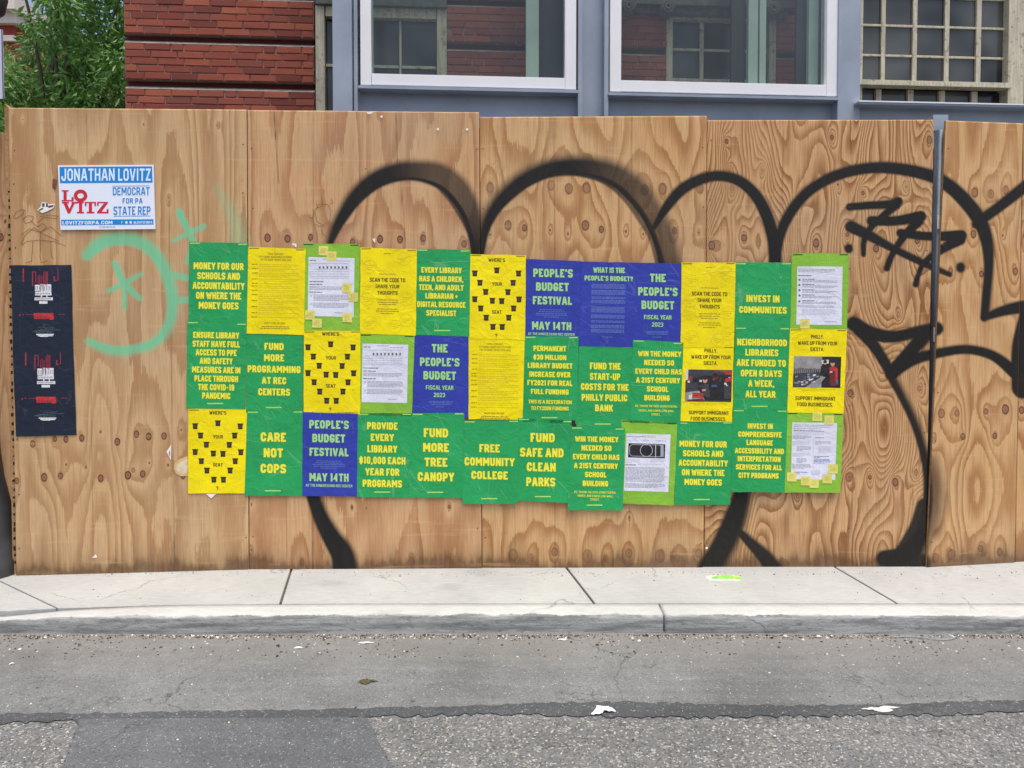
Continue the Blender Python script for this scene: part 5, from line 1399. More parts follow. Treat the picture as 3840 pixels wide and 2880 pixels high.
# grit along the gutter
def pebbles(name, n, fn, mats, smin, smax, seed):
    r = random.Random(seed); V = []; Fc = []; Ms = []
    for _ in range(n):
        x, y, z = fn(r); s = r.uniform(smin, smax) ** 1.0 * (1 if r.random() < .9 else 1.7)
        a = r.uniform(0, 6.28); k = len(V); m_ = r.randrange(len(mats))
        sx, sy, sz = s * r.uniform(.8, 1.5), s * r.uniform(.7, 1.1), s * r.uniform(.4, .7)
        for (px_, py_, pz_) in ((1, 0, 0), (.3, 1, .1), (-.9, .5, 0), (-.7, -.7, 0), (.4, -1, .1), (0.1, 0.1, 1)):
            V.append((x + (px_ * sx * math.cos(a) - py_ * sy * math.sin(a)), y + (px_ * sx * math.sin(a) + py_ * sy * math.cos(a)), z + pz_ * sz * 1.6))
        for q_ in range(5): Fc.append((k + q_, k + (q_ + 1) % 5, k + 5)); Ms.append(m_)
    o = mesh_obj(name, V, Fc, mats, None, Ms)
    return o
pm = [simple("grit dark", lin(70, 66, 62), .9, .3, 60), simple("grit grey", lin(130, 124, 116), .9, .3, 60), simple("grit pale", lin(205, 200, 190), .9, .2, 60), simple("grit black", lin(34, 32, 32), .9, .3, 60), simple("grit brown", lin(112, 92, 72), .9, .3, 60)]
def near_kerb(r):
    x = r.uniform(-60, 3950); d = r.random() ** 2.0
    y = np.interp(x, [0, 640, 1280, 1900, 2560, 3840], [2377, 2381, 2377, 2374, 2377, 2382]) + 3 + d * 90
    clump = max(0, math.sin(x / 170.0) * .6 + math.sin(x / 61.0 + 2) * .5)
    if r.random() > .25 + .75 * clump: y = 2382 + r.random() ** 2 * 14
    p = on_z(x, y, KZ); return p[0], p[1], KZ
o = pebbles("gutter_grit", 3400, near_kerb, [pm[0], pm[1], pm[3], pm[4], pm[0], pm[3], pm[1], pm[0], pm[2]], .0012, .0050, 3); tag(o, "loose grit and small stones lying in the gutter along the kerb", "gravel", kind="stuff")
def on_lane(r):
    x = r.uniform(-100, 3950); y = r.uniform(2430, 2900)
    z = KZ + (0.012 if y > 2690 else 0); p = on_z(x, y, z); return p[0], p[1], z
o = pebbles("road_grit", 700, on_lane, pm[1:3] + [pm[3]], .001, .0028, 8); tag(o, "scattered pale and dark grit on the asphalt", "gravel", kind="stuff")
def on_pave(r):
    x = r.uniform(-50, 3900); y = r.uniform(2146, 2256) if r.random() < .2 else 2145 + r.random() ** 2 * 16
    p = on_z(x, y, 0.0); return p[0], p[1], 0.0
o = pebbles("pavement_grit", 420, on_pave, [pm[0], pm[3], pm[4]], .001, .0034, 12); tag(o, "dark specks and grit at the foot of the fence", "gravel", kind="stuff")

# litter
def crumple(name, px, py, w, d, h, z, mats, seed, label, cat, n=9, stripes=None):
    r = random.Random(seed); c = on_z(px, py, z); V = []; Fc = []; Ms = []
    for i in range(n):
        for j in range(n):
            u, v = i / (n - 1) - .5, j / (n - 1) - .5
            if not stripes: q_ = .78 + .3 * math.sin(seed + 3 * math.atan2(v, u)) ; u, v = u * q_ + .2 * v, v * q_ * (1 - abs(u))
            e = 1 - .18 * abs(v) * r.random()
            k = max(0, 1 - (abs(u) * 2) ** 4) * max(0, 1 - (abs(v) * 2) ** 4)
            V.append((c[0] + u * w * e + r.uniform(-.03, .03) * w, c[1] + v * d + r.uniform(-.04, .04) * d, z + .0015 + h * (.25 + .75 * r.random()) * k))
    for i in range(n - 1):
        for j in range(n - 1):
            Fc.append((i * n + j, (i + 1) * n + j, (i + 1) * n + j + 1, i * n + j + 1)); Ms.append(stripes(i, j, n) if stripes else 0)
    o = mesh_obj(name, V, Fc, mats, None, Ms); tag(o, label, cat); return o
wmat = simple("litter white", lin(232, 234, 240), .6, .08, 40)
crumple("paper_litter", 2264, 2668, .085, .07, .014, KZ + .008, [wmat], 2, "crumpled white paper scrap lying on the dark tar seam", "litter")
crumple("paint_splotch", 3302, 2660, .13, .05, .003, KZ + .009, [simple("dried splotch", lin(196, 194, 188), .8, .2, 90)], 5, "dried white splotch on the tar seam at the right", "splotch", 8)
crumple("leaf_litter", 1374, 2560, .075, .035, .012, KZ, [simple("rotten leaf", lin(84, 76, 44), .8, .3, 50)], 6, "dark olive wilted leaf on the asphalt", "leaf", 6)
crumple("wrapper", 2716, 2169, .175, .062, .012, 0.0, [simple("wrapper green", lin(120, 214, 70), .35, .1, 40), simple("wrapper white", lin(238, 244, 236), .35, .05, 40), simple("wrapper lime", lin(190, 222, 80), .35, .1, 30)], 7, "flattened bright green and white snack wrapper on the pavement", "wrapper", 11,
        lambda i, j, n: 1 if (i < 3 and j > 5) or j < 1 or i < 1 else (2 if i > 7 and j > 4 else 0))
for (x, y, w_, l_) in [(1370, 2412, .07, "white paper strip in the gutter left of the middle"), (1120, 2430, .04, "small white scrap in the gutter at left"), (3070, 2388, .03, "small white scrap near the wire"), (45, 2490, .022, "small white scrap at the left edge of the road"), (2110, 2400, .05, "torn pale scrap in the gutter in the middle")]:
    crumple("paper_litter", x, y, w_, .018, .004, KZ, [wmat], int(x), l_, "litter", 4)
# wire
wp = [on_z(x, y, KZ + .006) for x, y in [(3350, 2388), (3400, 2386), (3450, 2389), (3500, 2396), (3540, 2399), (3570, 2396)]] + [on_z(3586, 2386, KZ + .012), on_z(3594, 2374, KZ + .03)]
b = MB(); 
for i in range(len(wp) - 1):
    a_, c_ = Vector(wp[i]), Vector(wp[i + 1]); d_ = (c_ - a_); q_ = d_.to_track_quat('Z', 'Y'); L_ = d_.length
    ringv = [a_ + q_ @ Vector((.0022 * math.cos(t), .0022 * math.sin(t), 0)) for t in np.linspace(0, 2 * math.pi, 6, endpoint=False)]
    b.add([tuple(p) for p in ringv] + [tuple(p + d_) for p in ringv], [(k, (k + 1) % 6, 6 + (k + 1) % 6, 6 + k) for k in range(6)])
tag(b.build("wire", simple("pale wire", lin(150, 152, 156), .5)), "curved thin pale wire lying in the gutter at the right", "wire")

# ------------------------------------------------------------------ steel frame and new windows
FD = -0.50     # steel frame stands half a metre in front of the old wall
def steel_mat():
    t = NT("steel paint"); p = t.pos()
    nz = t.noise(p, 3.0, 4); n2 = t.noise(p, 70, 3, .6)
    c = t.mix(t.ramp(nz, [(.3, 0.0), (.7, 1.0)]), lin(138, 149, 164), lin(156, 167, 182))
    c = t.mix(t.math('MULTIPLY', t.ramp(n2, [(.62, 0.0), (.72, 1.0)]), .2), c, lin(98, 108, 122))
    t.col(c); t.rough(.42); t.bump(t.math('ADD', n2, t.math('MULTIPLY', nz, .5)), .15, .004); return t.mat
M['steel'] = steel_mat()
M['alu'] = simple("highlight white", lin(232, 232, 234), .35, .03, 5)
M['gasket'] = simple("dark gasket", lin(40, 46, 46), .5, .1, 10)
M['mull'] = simple("green grey mullion", lin(186, 206, 196), .5, .08, 6)
M['mull_dark'] = simple("dark mullion", lin(48, 58, 56), .5, .15, 6)
def glass_mat(name, tint, refl=1.0):
    m_ = bpy.data.materials.new(name); m_.use_nodes = True; t = m_.node_tree; t.nodes.clear()
    o = t.nodes.new("ShaderNodeOutputMaterial"); mx = t.nodes.new("ShaderNodeMixShader"); tr = t.nodes.new("ShaderNodeBsdfTransparent"); gl = t.nodes.new("ShaderNodeBsdfGlossy"); fr = t.nodes.new("ShaderNodeFresnel")
    fr.inputs[0].default_value = 1.52; tr.inputs[0].default_value = tint; gl.inputs[1].default_value = 0.01
    gl.inputs[0].default_value = (refl, refl, refl, 1)
    df = t.nodes.new('ShaderNodeBsdfDiffuse'); df.inputs[0].default_value = (.5, .53, .5, 1); dm = t.nodes.new('ShaderNodeMixShader'); nz = t.nodes.new('ShaderNodeTexNoise'); nz.inputs['Scale'].default_value = 3.0; nz.inputs['Detail'].default_value = 6
    geo = t.nodes.new('ShaderNodeNewGeometry'); t.links.new(geo.outputs['Position'], nz.inputs['Vector']); mr = t.nodes.new('ShaderNodeMapRange'); mr.inputs[1].default_value = .35; mr.inputs[2].default_value = .7; mr.inputs[3].default_value = .01; mr.inputs[4].default_value = .035; t.links.new(nz.outputs['Fac'], mr.inputs[0]); t.links.new(mr.outputs[0], dm.inputs[0])
    t.links.new(tr.outputs[0], dm.inputs[1]); t.links.new(df.outputs[0], dm.inputs[2])
    t.links.new(fr.outputs[0], mx.inputs[0]); t.links.new(dm.outputs[0], mx.inputs[1]); t.links.new(gl.outputs[0], mx.inputs[2]); t.links.new(mx.outputs[0], o.inputs[0])
    return m_
M['glass'] = glass_mat("tinted window glass", (0.66, 0.71, 0.67, 1))
M['glass2'] = glass_mat("inner green glass", (0.62, 0.74, 0.66, 1))

SF = empty("steel_frame", tuple(on_build(2200, 600, FD))); SF.location.z = 0
tag(SF, "blue grey painted steel frame of columns and beams behind the fence", "steel frame")
fv = BNORM
def bpoly(x0, y0, x1, y1, d, th, sl=True):
    """rectangle in photo pixels on the facade plane at depth d; rows follow the receding lines"""
    # heights measured at x0; kept level in the world
    a = on_build(x0, y1, d); b_ = on_build(x0, y0, d)
    c = on_build(x1, 600, d)
    return [(a[0], a[1], a[2]), (c[0], c[1], a[2]), (c[0], c[1], b_[2]), (b_[0], b_[1], b_[2])], (fv.x * th, fv.y * th, 0)
ZT = 6.2    # everything of the facade runs up beyond the frame
def fbox(mb, x0, y0, x1, y1, d, th, m=0, ztop=None, zbot=None):
    q, dv = bpoly(x0, y0, x1, y1, d, th)
    q = [list(p) for p in q]
    if ztop is not None: q[2][2] = q[3][2] = ztop
    if zbot is not None: q[0][2] = q[1][2] = zbot
    mb.prism(q, dv, m)
def hcol(x0, x1, fl, d, web=0.07):
    b = MB()
    fbox(b, x0, 0, x0 + fl, 400, d, .20, ztop=ZT, zbot=0); fbox(b, x1 - fl, 0, x1, 400, d, .20, ztop=ZT, zbot=0)
    fbox(b, x0 + fl, 0, x1 - fl, 400, d + web, .012, ztop=ZT, zbot=0)
    b.build("column", M['steel'], SF, bevel=.002)
b = MB(); fbox(b, 1247, 0, 1322, 400, FD - .02, .02, ztop=ZT, zbot=0); fbox(b, 1326, 0, 1343, 400, FD + .012, .2, ztop=ZT, zbot=0); fbox(b, 1250, 0, 1326, 400, FD + .03, .15, ztop=ZT, zbot=0)
b.build("column", M['steel'], SF, bevel=.002)
hcol(2168, 2281, 15, FD)
b = MB(); fbox(b, 3143, 0, 3156, 400, FD, .2, ztop=ZT, zbot=0); fbox(b, 3158, 0, 3172, 400, FD + .02, .2, ztop=ZT, zbot=0); fbox(b, 3174, 0, 3222, 400, FD + .05, .16, ztop=ZT, zbot=0)
b.build("column", M['steel'], SF, bevel=.002)
def beam(x0, x1, y0, lip):
    b = MB()
    fbox(b, x0, y0, x1, y0 + lip, FD - .015, .24)
    fbox(b, x0 + 1, y0 + lip, x1 - 1, y0 + lip + 150, FD + .09, .012)
    fbox(b, x0, y0 + lip + 150, x1, y0 + lip + 162, FD - .015, .24)
    b.build("beam", M['steel'], SF, bevel=.002)
beam(1343, 2168, 319, 12); beam(2281, 3143, 346, 11)
beam(3222, 4700, 381, 9)
b = MB(); fbox(b, 3222, 376, 4700, 381, FD - .022, .2); b.build('lip_highlight', M['alu'], SF)  # white strip added as the sky glint along the beam's top lip
b = MB(); fbox(b, -200, 0, 1247, 10, FD, .2, ztop=ZT, zbot=ZT - .2) ; 
b2 = MB(); fbox(b2, 1240, 0, 4700, 10, FD - .01, .24, ztop=ZT + .1, zbot=ZT - .15); b2.build("beam", M['steel'], SF, bevel=.002)
# bridge piece above the pipe
b = MB(); A_ = [on_fence(3500, 490, .10), on_fence(3556, 490, .10), on_fence(3556, 430, .10), on_fence(3500, 430, .10)]; b.prism(A_, (0, .05, 0)); b.build("pipe_cap", M['steel'], P0)

def new_window(x0, x1, yb, st, label, mulls):
    p = on_build((x0 + x1) / 2, yb, FD); e = empty("framed_window", tuple(p)); tag(e, label, "window", "new windows set in the steel frame")
    zt = 5.9
    d = FD + .01
    b = MB(); fbox(b, x0, 0, x0 + st, yb, d, .09, ztop=zt); b.build("frame_stile", M['alu'], e, bevel=.003)
    # right stile: keep its foot level with the left one
    q, dv = bpoly(x0, 0, x1, yb, d, .09); zb = q[0][2]
    b = MB(); fbox(b, x1 - st, 0, x1, yb, d, .09, ztop=zt, zbot=zb); b.build("frame_stile", M['alu'], e, bevel=.003)
    b = MB(); fbox(b, x0 + st, yb - 43, x1 - st, yb, d + .003, .08); b.build("frame_rail", M['alu'], e, bevel=.003)
    b = MB(); fbox(b, x0 + st, 0, x1 - st, 10, d + .003, .08, ztop=zt, zbot=zt - .09); b.build("frame_rail", M['alu'], e, bevel=.003)
    q, dv = bpoly(x0 + st, 0, x1 - st, yb - 43, d + .04, .006); zg = q[0][2]
    b = MB(); q = [list(a) for a in q]; q[2][2] = q[3][2] = zt - .08
    b.add([tuple(a) for a in q], [(0, 1, 2, 3)]); b.build("pane", M['glass'], e)
    for (a0, a1, dd, th, mt) in mulls:
        b = MB(); fbox(b, a0, 0, a1, 300, dd, th, ztop=zt - .1, zbot=zg - .02); b.build("inner_mullion" if mt != 'glass2' else "side_pane", M[mt], e)
new_window(1352, 2160, 318, 41, "left of the two white framed windows, showing brick pier and old sash behind", [(1393, 1402, FD + .12, .03, 'mull'), (1973, 2020, FD + .16, .05, 'mull'), (2022, 2030, FD + .18, .05, 'gasket'), (2032, 2106, FD + .22, .01, 'mull_dark'), (2108, 2118, FD + .11, .03, 'gasket')])
new_window(2287, 3140, 343, 41, "right of the two white framed windows, showing dark brick and several mullions behind", [(2742, 2752, FD + .16, .03, 'gasket'), (2754, 2790, FD + .2, .04, 'mull_dark'), (2806, 2838, FD + .14, .04, 'mull'), (2838, 2846, FD + .17, .03, 'gasket'), (2848, 2868, FD + .13, .04, 'mull'), (2985, 3028, FD + .2, .03, 'mull_dark'), (3032, 3070, FD + .14, .04, 'mull'), (3072, 3094, FD + .12, .03, 'gasket')])

# ------------------------------------------------------------------ old brick building
def brick_mat():
    t = NT("red brick"); p = t.pos(); r = t.rand()
    base = t.ramp(r, [(0.0, lin(112, 54, 44)), (.25, lin(138, 68, 52)), (.5, lin(150, 76, 56)), (.75, lin(164, 90, 64)), (1.0, lin(126, 68, 56))])
    n1 = t.noise(t.pos((6, 6, 22)), 1.0, 4); n2 = t.noise(p, 90, 3, .6)
    c = t.mix(t.math('MULTIPLY', t.ramp(n1, [(.35, 1.0), (.6, 0.0)]), .22), base, lin(106, 50, 42))
    c = t.mix(t.math('MULTIPLY', t.ramp(n2, [(.56, 0.0), (.70, 1.0)]), .28), c, lin(84, 48, 42))
    t.col(c); t.rough(.85); t.bump(t.math('ADD', n2, n1), .3, .004); return t.mat
M['brick'] = brick_mat()
M['mortar'] = simple("old mortar", lin(146, 116, 104), .95, .2, 40, bump=.4)
M['recess'] = simple("recessed brick band", lin(92, 40, 36), .9, .2, 30, bump=.3)
M['wash'] = simple("weathered mortar wash", lin(146, 138, 132), .9, .25, 18, bump=.3)
def cream_mat():
    t = NT("weathered cream paint"); 
    n1 = t.noise(t.pos((60, 60, 5)), 1.0, 4, .6); n2 = t.noise(t.pos(), 26, 5, .7)
    c = t.mix(t.ramp(n1, [(.35, 0.0), (.65, 1.0)]), lin(172, 166, 144), lin(206, 199, 176))
    c = t.mix(t.math('MULTIPLY', t.ramp(n2, [(.56, 0.0), (.66, 1.0)]), .7), c, lin(96, 84, 62))
    t.col(c); t.rough(.75); t.bump(n1, .3, .003); return t.mat
M['cream'] = cream_mat()
def dark_glass():
    t = NT("old dark glass"); p = t.pos()
    c = t.ramp(t.noise(p, 1.6, 2), [(.35, lin(36, 38, 40)), (.65, lin(84, 86, 84))])
    t.col(c); t.rough(.12); t.b.inputs["Specular IOR Level"].default_value = .5
    v = t.n("TexVoronoi", feature='DISTANCE_TO_EDGE'); v.inputs["Scale"].default_value = 70; t.l(p, v.inputs["Vector"])
    t.bump(v.outputs["Distance"], .06, .002); return t.mat
M['oldglass'] = dark_glass()
M['stone'] = simple("grey green stone trim", lin(96, 100, 92), .8, .3, 14, bump=.3)

BB = empty("brick_building", tuple(on_build(1900, 600, 0))); BB.location.z = 0
tag(BB, "old red brick building with banded brick courses and cream sash windows", "building")
def bz(y, x=480): return float(on_build(x, y)[2])
COURSE = 33.5 / (F / 5.65)
PITCH = bz(150) - bz(322)             # distance of the bands
Z0 = bz(150)                          # top edge of the grey wash under the dark groove
# solid walling between openings: (x0, x1, zlo, zhi)
def wx(x): p = on_build(x, 600); return float(p[0]), float(p[1])
wall_segs = [(472, 1180, 0, ZT + .4), (1676, 2498, 0, ZT + .4), (2908, 3222, 0, ZT + .4), (3834, 4600, 0, ZT + .4)]
openA = (1180, 1676); openB = (2498, 2908); openC = (3222, 3834)
for (x0, x1, z0, z1) in wall_segs:
    b = MB(); q, dv = bpoly(x0, 0, x1, 300, .062, .25); q = [list(p) for p in q]
    q[0][2] = q[1][2] = z0; q[2][2] = q[3][2] = z1; b.prism(q, dv); b.build("wall", M['recess'], BB)
# spandrels below and above openings
for (x0, x1, ztop_) in ((openA[0], openA[1], bz(460)), (openB[0], openB[1], bz(300, 2600)), (openC[0], openC[1], bz(420, 3500))):
    b = MB(); q, dv = bpoly(x0, 0, x1, 300, .062, .25); q = [list(p) for p in q]; q[0][2] = q[1][2] = 0; q[2][2] = q[3][2] = ztop_ - .02; b.prism(q, dv); b.build("wall", M['recess'], BB)
for (x0, x1, zb_) in ((openA[0], openA[1], bz(0) + .15), (openB[0], openB[1], bz(-60)), (openC[0], openC[1], bz(-700))):
    pass
# mortar faces behind the bricks, band by band, and the bricks themselves
brick_me = {}
def brick_mesh(L):
    k = round(L, 3)
    if k in brick_me: return brick_me[k]
    bm = bmesh.new(); bmesh.ops.create_cube(bm, size=1.0)
    for v_ in bm.verts: v_.co = Vector((v_.co.x * L, v_.co.y * .06, v_.co.z * (COURSE - .007)))
    bmesh.ops.bevel(bm, geom=bm.edges[:], offset=.0035, segments=1, affect='EDGES')
    me = bpy.data.meshes.new("brick"); bm.to_mesh(me); bm.free(); me.materials.append(M['brick'])
    brick_me[k] = me; return me
ang = math.atan(BT)
BL = 96 / (F / 5.65)
nb_ = 0; r = random.Random(21)
mort = MB(); washb = MB(); groove = MB(); stuffb = MB()
for (x0, x1, _, _) in wall_segs:
    (Xa, Ya), (Xb, Yb) = wx(x0), wx(x1)
    Lw = math.hypot(Xb - Xa, Yb - Ya)
    for band in range(-6, 9):
        zt_ = Z0 + band * PITCH          # top of brick field below this band's groove wash
        ztop_f = zt_ - .018; nC = 4.0
        zb = zt_ - PITCH + .052          # bottom: above next groove
        if zt_ < .1 or zb > ZT + .3: continue
        hgt = ztop_f - zb; nrow = 5; ch = hgt / nrow
        # mortar field
        q = [[Xa, Ya, zb], [Xb, Yb, zb], [Xb, Yb, ztop_f], [Xa, Ya, ztop_f]]
        off = Vector((fv.x * .007, fv.y * .007, 0))
        mort.prism([(p[0] + off.x, p[1] + off.y, p[2]) for p in q], (fv.x * .055, fv.y * .055, 0))
        # sloping grey wash on top of the field, rising into the groove
        for (za, zc, d0, d1) in ((ztop_f, zt_ + .012, .0, .045),):
            washb.add([(Xa + fv.x * d0, Ya + fv.y * d0, za), (Xb + fv.x * d0, Yb + fv.y * d0, za), (Xb + fv.x * d1, Yb + fv.y * d1, zc), (Xa + fv.x * d1, Ya + fv.y * d1, zc), (Xa + fv.x * .06, Ya + fv.y * .06, za), (Xb + fv.x * .06, Yb + fv.y * .06, za)],
                      [(0, 1, 2, 3), (3, 2, 5, 4), (0, 3, 4), (1, 5, 2)])
        vis = (zb < bz(-140)) and (ztop_f > bz(440)) and x0 < 3000
        for row in range(nrow):
            zc = zb + (row + .5) * ch
            s = -(r.choice([0, .5, .33]) if row % 2 else r.choice([.75, .25])) * BL
            while s < Lw:
                L_ = BL if r.random() > .14 else BL * .5
                a0 = max(s, 0); a1 = min(s + L_, Lw); s += L_
                if a1 - a0 < .035: continue
                ln_ = a1 - a0 - .008
                cm = (a0 + a1) / 2
                px_, py_ = Xa + BW.x * cm, Ya + BW.y * cm
                px_ += fv.x * .028; py_ += fv.y * .028
                if vis and nb_ < 300:
                    o = bpy.data.objects.new("brick", brick_mesh(round(ln_ / .02) * .02 if abs(ln_ - BL + .008) > .01 else ln_))
                    sc = ln_ / max(o.data.vertices[0].co.x * -2, 1e-3) if False else 1
                    dd = r.uniform(-.003, .003)
                    o.location = (px_ + fv.x * dd, py_ + fv.y * dd, zc + r.uniform(-.0015, .0015))
                    o.rotation_euler = (r.uniform(-.01, .01), r.uniform(-.006, .006), ang)
                    o.scale = (1, 1, (ch - .007) / (COURSE - .007))
                    link(o, BB); nb_ += 1
                else:
                    hx = ln_ / 2; hz = (ch - .007) / 2
                    P_ = [(px_ - BW.x * hx - fv.x * .03, py_ - BW.y * hx - fv.y * .03), (px_ + BW.x * hx - fv.x * .03, py_ + BW.y * hx - fv.y * .03)]
                    stuffb.prism([(P_[0][0], P_[0][1], zc - hz), (P_[1][0], P_[1][1], zc - hz), (P_[1][0], P_[1][1], zc + hz), (P_[0][0], P_[0][1], zc + hz)], (fv.x * .05, fv.y * .05, 0))
mort.build("mortar_bed", M['mortar'], BB)["kind"] = "stuff"
washb.build("mortar_wash", M['wash'], BB)["kind"] = "stuff"
o = stuffb.build("brick_courses", M['brick'], BB); o["kind"] = "stuff"

def sash(x0, x1, ytop, ybot, xm, ym, casing, bar, d, name_lab, cb=None):
    cb = cb or ybot
    """cream window on the facade: casing + bars + one pane per light. photo px; rows measured at x0"""
    w = empty("window", (0, 0, 0), BB)
    p = on_build((x0 + x1) / 2, ybot, d); w.location = Vector(tuple(p)) - BB.location
    if name_lab: w["label"] = name_lab
    def part(xa, ya, xb, yb, dd, th, nm, mat, zt=None):
        b = MB(); 
        za = float(on_build(x0, ya, d)[2]); zb = float(on_build(x0, yb, d)[2])
        q, dv = bpoly(xa, 0, xb, 100, dd, th); q = [list(t_) for t_ in q]
        q[0][2] = q[1][2] = zb; q[2][2] = q[3][2] = za if zt is None else zt
        b.prism(q, dv)
        o = mesh_obj(nm, b.v, b.f, mat, None)
        bm = bmesh.new(); bm.from_mesh(o.data); bmesh.ops.recalc_face_normals(bm, faces=bm.faces); bmesh.ops.bevel(bm, geom=bm.edges[:], offset=.0015, segments=1, affect='EDGES') if nm != "pane" else None; bm.to_mesh(o.data); bm.free()
        wl = o.location.copy(); o.parent = w; o.location = wl - w.location - BB.location
        return o
    part(x0, ytop - casing, x0 + casing, cb, d, .12, "casing", M['cream']); part(x1 - casing, ytop - casing, x1, cb, d, .12, "casing", M['cream'])
    part(x0 + casing, ytop - casing, x1 - casing, ytop, d + .004, .11, "casing", M['cream'])
    xi = [x0 + casing] + xm + [x1 - casing]; yi = [ytop] + ym + [ybot]
    for x in xm: part(x - bar / 2, ytop, x + bar / 2, ybot, d + .045, .035, "muntin", M['cream'])
    for i in range(len(xi) - 1):
        for y in ym: part(xi[i] + (bar / 2 if i else 0), y - bar / 2, xi[i + 1] - (bar / 2 if i < len(xi) - 2 else 0), y + bar / 2, d + .048, .032, "muntin", M['cream'])
    for i in range(len(xi) - 1):
        for j in range(len(yi) - 1):
            part(xi[i], yi[j], xi[i + 1], yi[j + 1], d + .065, .006, "pane", M['oldglass'])
    return w, part
sash(1182, 1676, 58, 520, [1360, 1502], [236, 412], 38, 11, .0, "cream sash window behind the left column")
sash(2500, 2906, 70, 480, [2631, 2770], [176, 290], 20, 10, .0, "cream sash window dimly seen through the right glazing")
wC, partC = sash(3180, 3834, -380, 318, [3310, 3428, 3548, 3667], [-262, -146, -30, 82, 196], 50, 8, -.02, "many paned cream window at the upper right", 470)
partC(3180, 302, 3790, 321, -.06, .1, "bottom_rail", M['cream'])
# lower sash set back
for x in (3296, 3416, 3534, 3656): partC(x - 6, 322, x + 6, 470, .05, .04, "muntin", M['cream'])
partC(3770, 322, 3792, 470, .05, .05, "muntin", M['cream'])
xi = [3230, 3296, 3416, 3534, 3656, 3775]
for i in range(5): partC(xi[i], 322, xi[i + 1], 470, .075, .006, "pane", M['oldglass'])
# lintels over the openings and scroll brackets
b = MB(); q, dv = bpoly(1182, -40, 1676, 14, -.03, .16); b.prism(q, dv); b.build("lintel", M['stone'], BB, bevel=.004)
b = MB(); q, dv = bpoly(2320, -60, 2960, 12, -.10, .2); b.prism(q, dv); b.build("lintel", M['stone'], BB, bevel=.004)
b = MB(); q, dv = bpoly(2335, 12, 2950, 46, -.05, .12); b.prism(q, dv); b.build("lintel_moulding", M['stone'], BB, bevel=.004)
for cxp in (2358, 2506, 2900):
    c_ = on_build(cxp, 24 + (cxp - 2358) * .02, -.13); b = MB(); pts = []
    for k in range(40):
        t = k / 39; an = t * 4.4 * math.pi; rd = .052 * (1 - t * .82)
        pts.append(Vector(c_) + Vector((BW.x * rd * math.cos(an), BW.y * rd * math.cos(an), rd * math.sin(an))) + Vector((fv.x, fv.y, 0)) * (-.02 * t))
    for i in range(len(pts) - 1):
        d_ = pts[i + 1] - pts[i]; qt = d_.to_track_quat('Z', 'Y'); rr_t = .011
        rg = [qt @ Vector((rr_t * math.cos(a_), rr_t * math.sin(a_), 0)) for a_ in np.linspace(0, 2 * math.pi, 6, endpoint=False)]
        b.add([tuple(pts[i] + g_) for g_ in rg] + [tuple(pts[i + 1] + g_) for g_ in rg], [(k, (k + 1) % 6, 6 + (k + 1) % 6, 6 + k) for k in range(6)])
    # drum behind the spiral
    dr = [(.056 * math.cos(a_), .056 * math.sin(a_)) for a_ in np.linspace(0, 2 * math.pi, 20, endpoint=False)]
    b.add([tuple(Vector(c_) + Vector((BW.x * x, BW.y * x, y)) + fv * .005) for x, y in dr] + [tuple(Vector(c_) + Vector((BW.x * x, BW.y * x, y)) + fv * .14) for x, y in dr], [tuple(range(20))] + [(k, (k + 1) % 20, 20 + (k + 1) % 20, 20 + k) for k in range(20)])
    b.build("scroll_bracket", M['stone'], BB, smooth=True)
# dark interior wall behind everything so no light leaks through
b = MB(); q, dv = bpoly(480, 0, 4600, 300, .45, .1); q = [list(p) for p in q]; q[0][2] = q[1][2] = 0; q[2][2] = q[3][2] = ZT + .4; b.prism(q, dv); b.build("inner_wall", simple("dark interior", lin(30, 30, 30), .9), BB)
# left side wall of the building running back, and upper wall over the openings
(Xa, Ya) = wx(472)
b = MB(); b.prism([(Xa + .04, Ya + .25, 0), (Xa + .34, Ya + .27, 0), (Xa + .34, Ya + .27, ZT + .4), (Xa + .04, Ya + .25, ZT + .4)], (0, 9, 0)); b.build("side_wall", M['recess'], BB)

# ------------------------------------------------------------------ street tree at the left
def leaf_mat():
    t = NT("tree leaves"); g_ = t.attr("leafv")
    c = t.ramp(g_, [(0.0, (0.05, 0.12, 0.03, 1)), (.4, (0.11, 0.25, 0.055, 1)), (.75, (0.20, 0.40, 0.09, 1)), (1.0, (0.36, 0.56, 0.16, 1))])
    t.col(c); t.rough(.33); t.b.inputs["Specular IOR Level"].default_value = .6
    tr = t.n("BsdfTranslucent"); mx = t.n("MixShader"); mx.inputs[0].default_value = .38
    t.l(t.mix(.5, c, (0.22, 0.45, 0.06, 1)), tr.inputs[0]); t.l(t.b.outputs[0], mx.inputs[1]); t.l(tr.outputs[0], mx.inputs[2]); t.l(mx.outputs[0], t.out.inputs[0])
    return t.mat
M['leaf'] = leaf_mat(); M['bark'] = simple("bark", lin(92, 82, 70), .9, .3, 20, bump=.6)

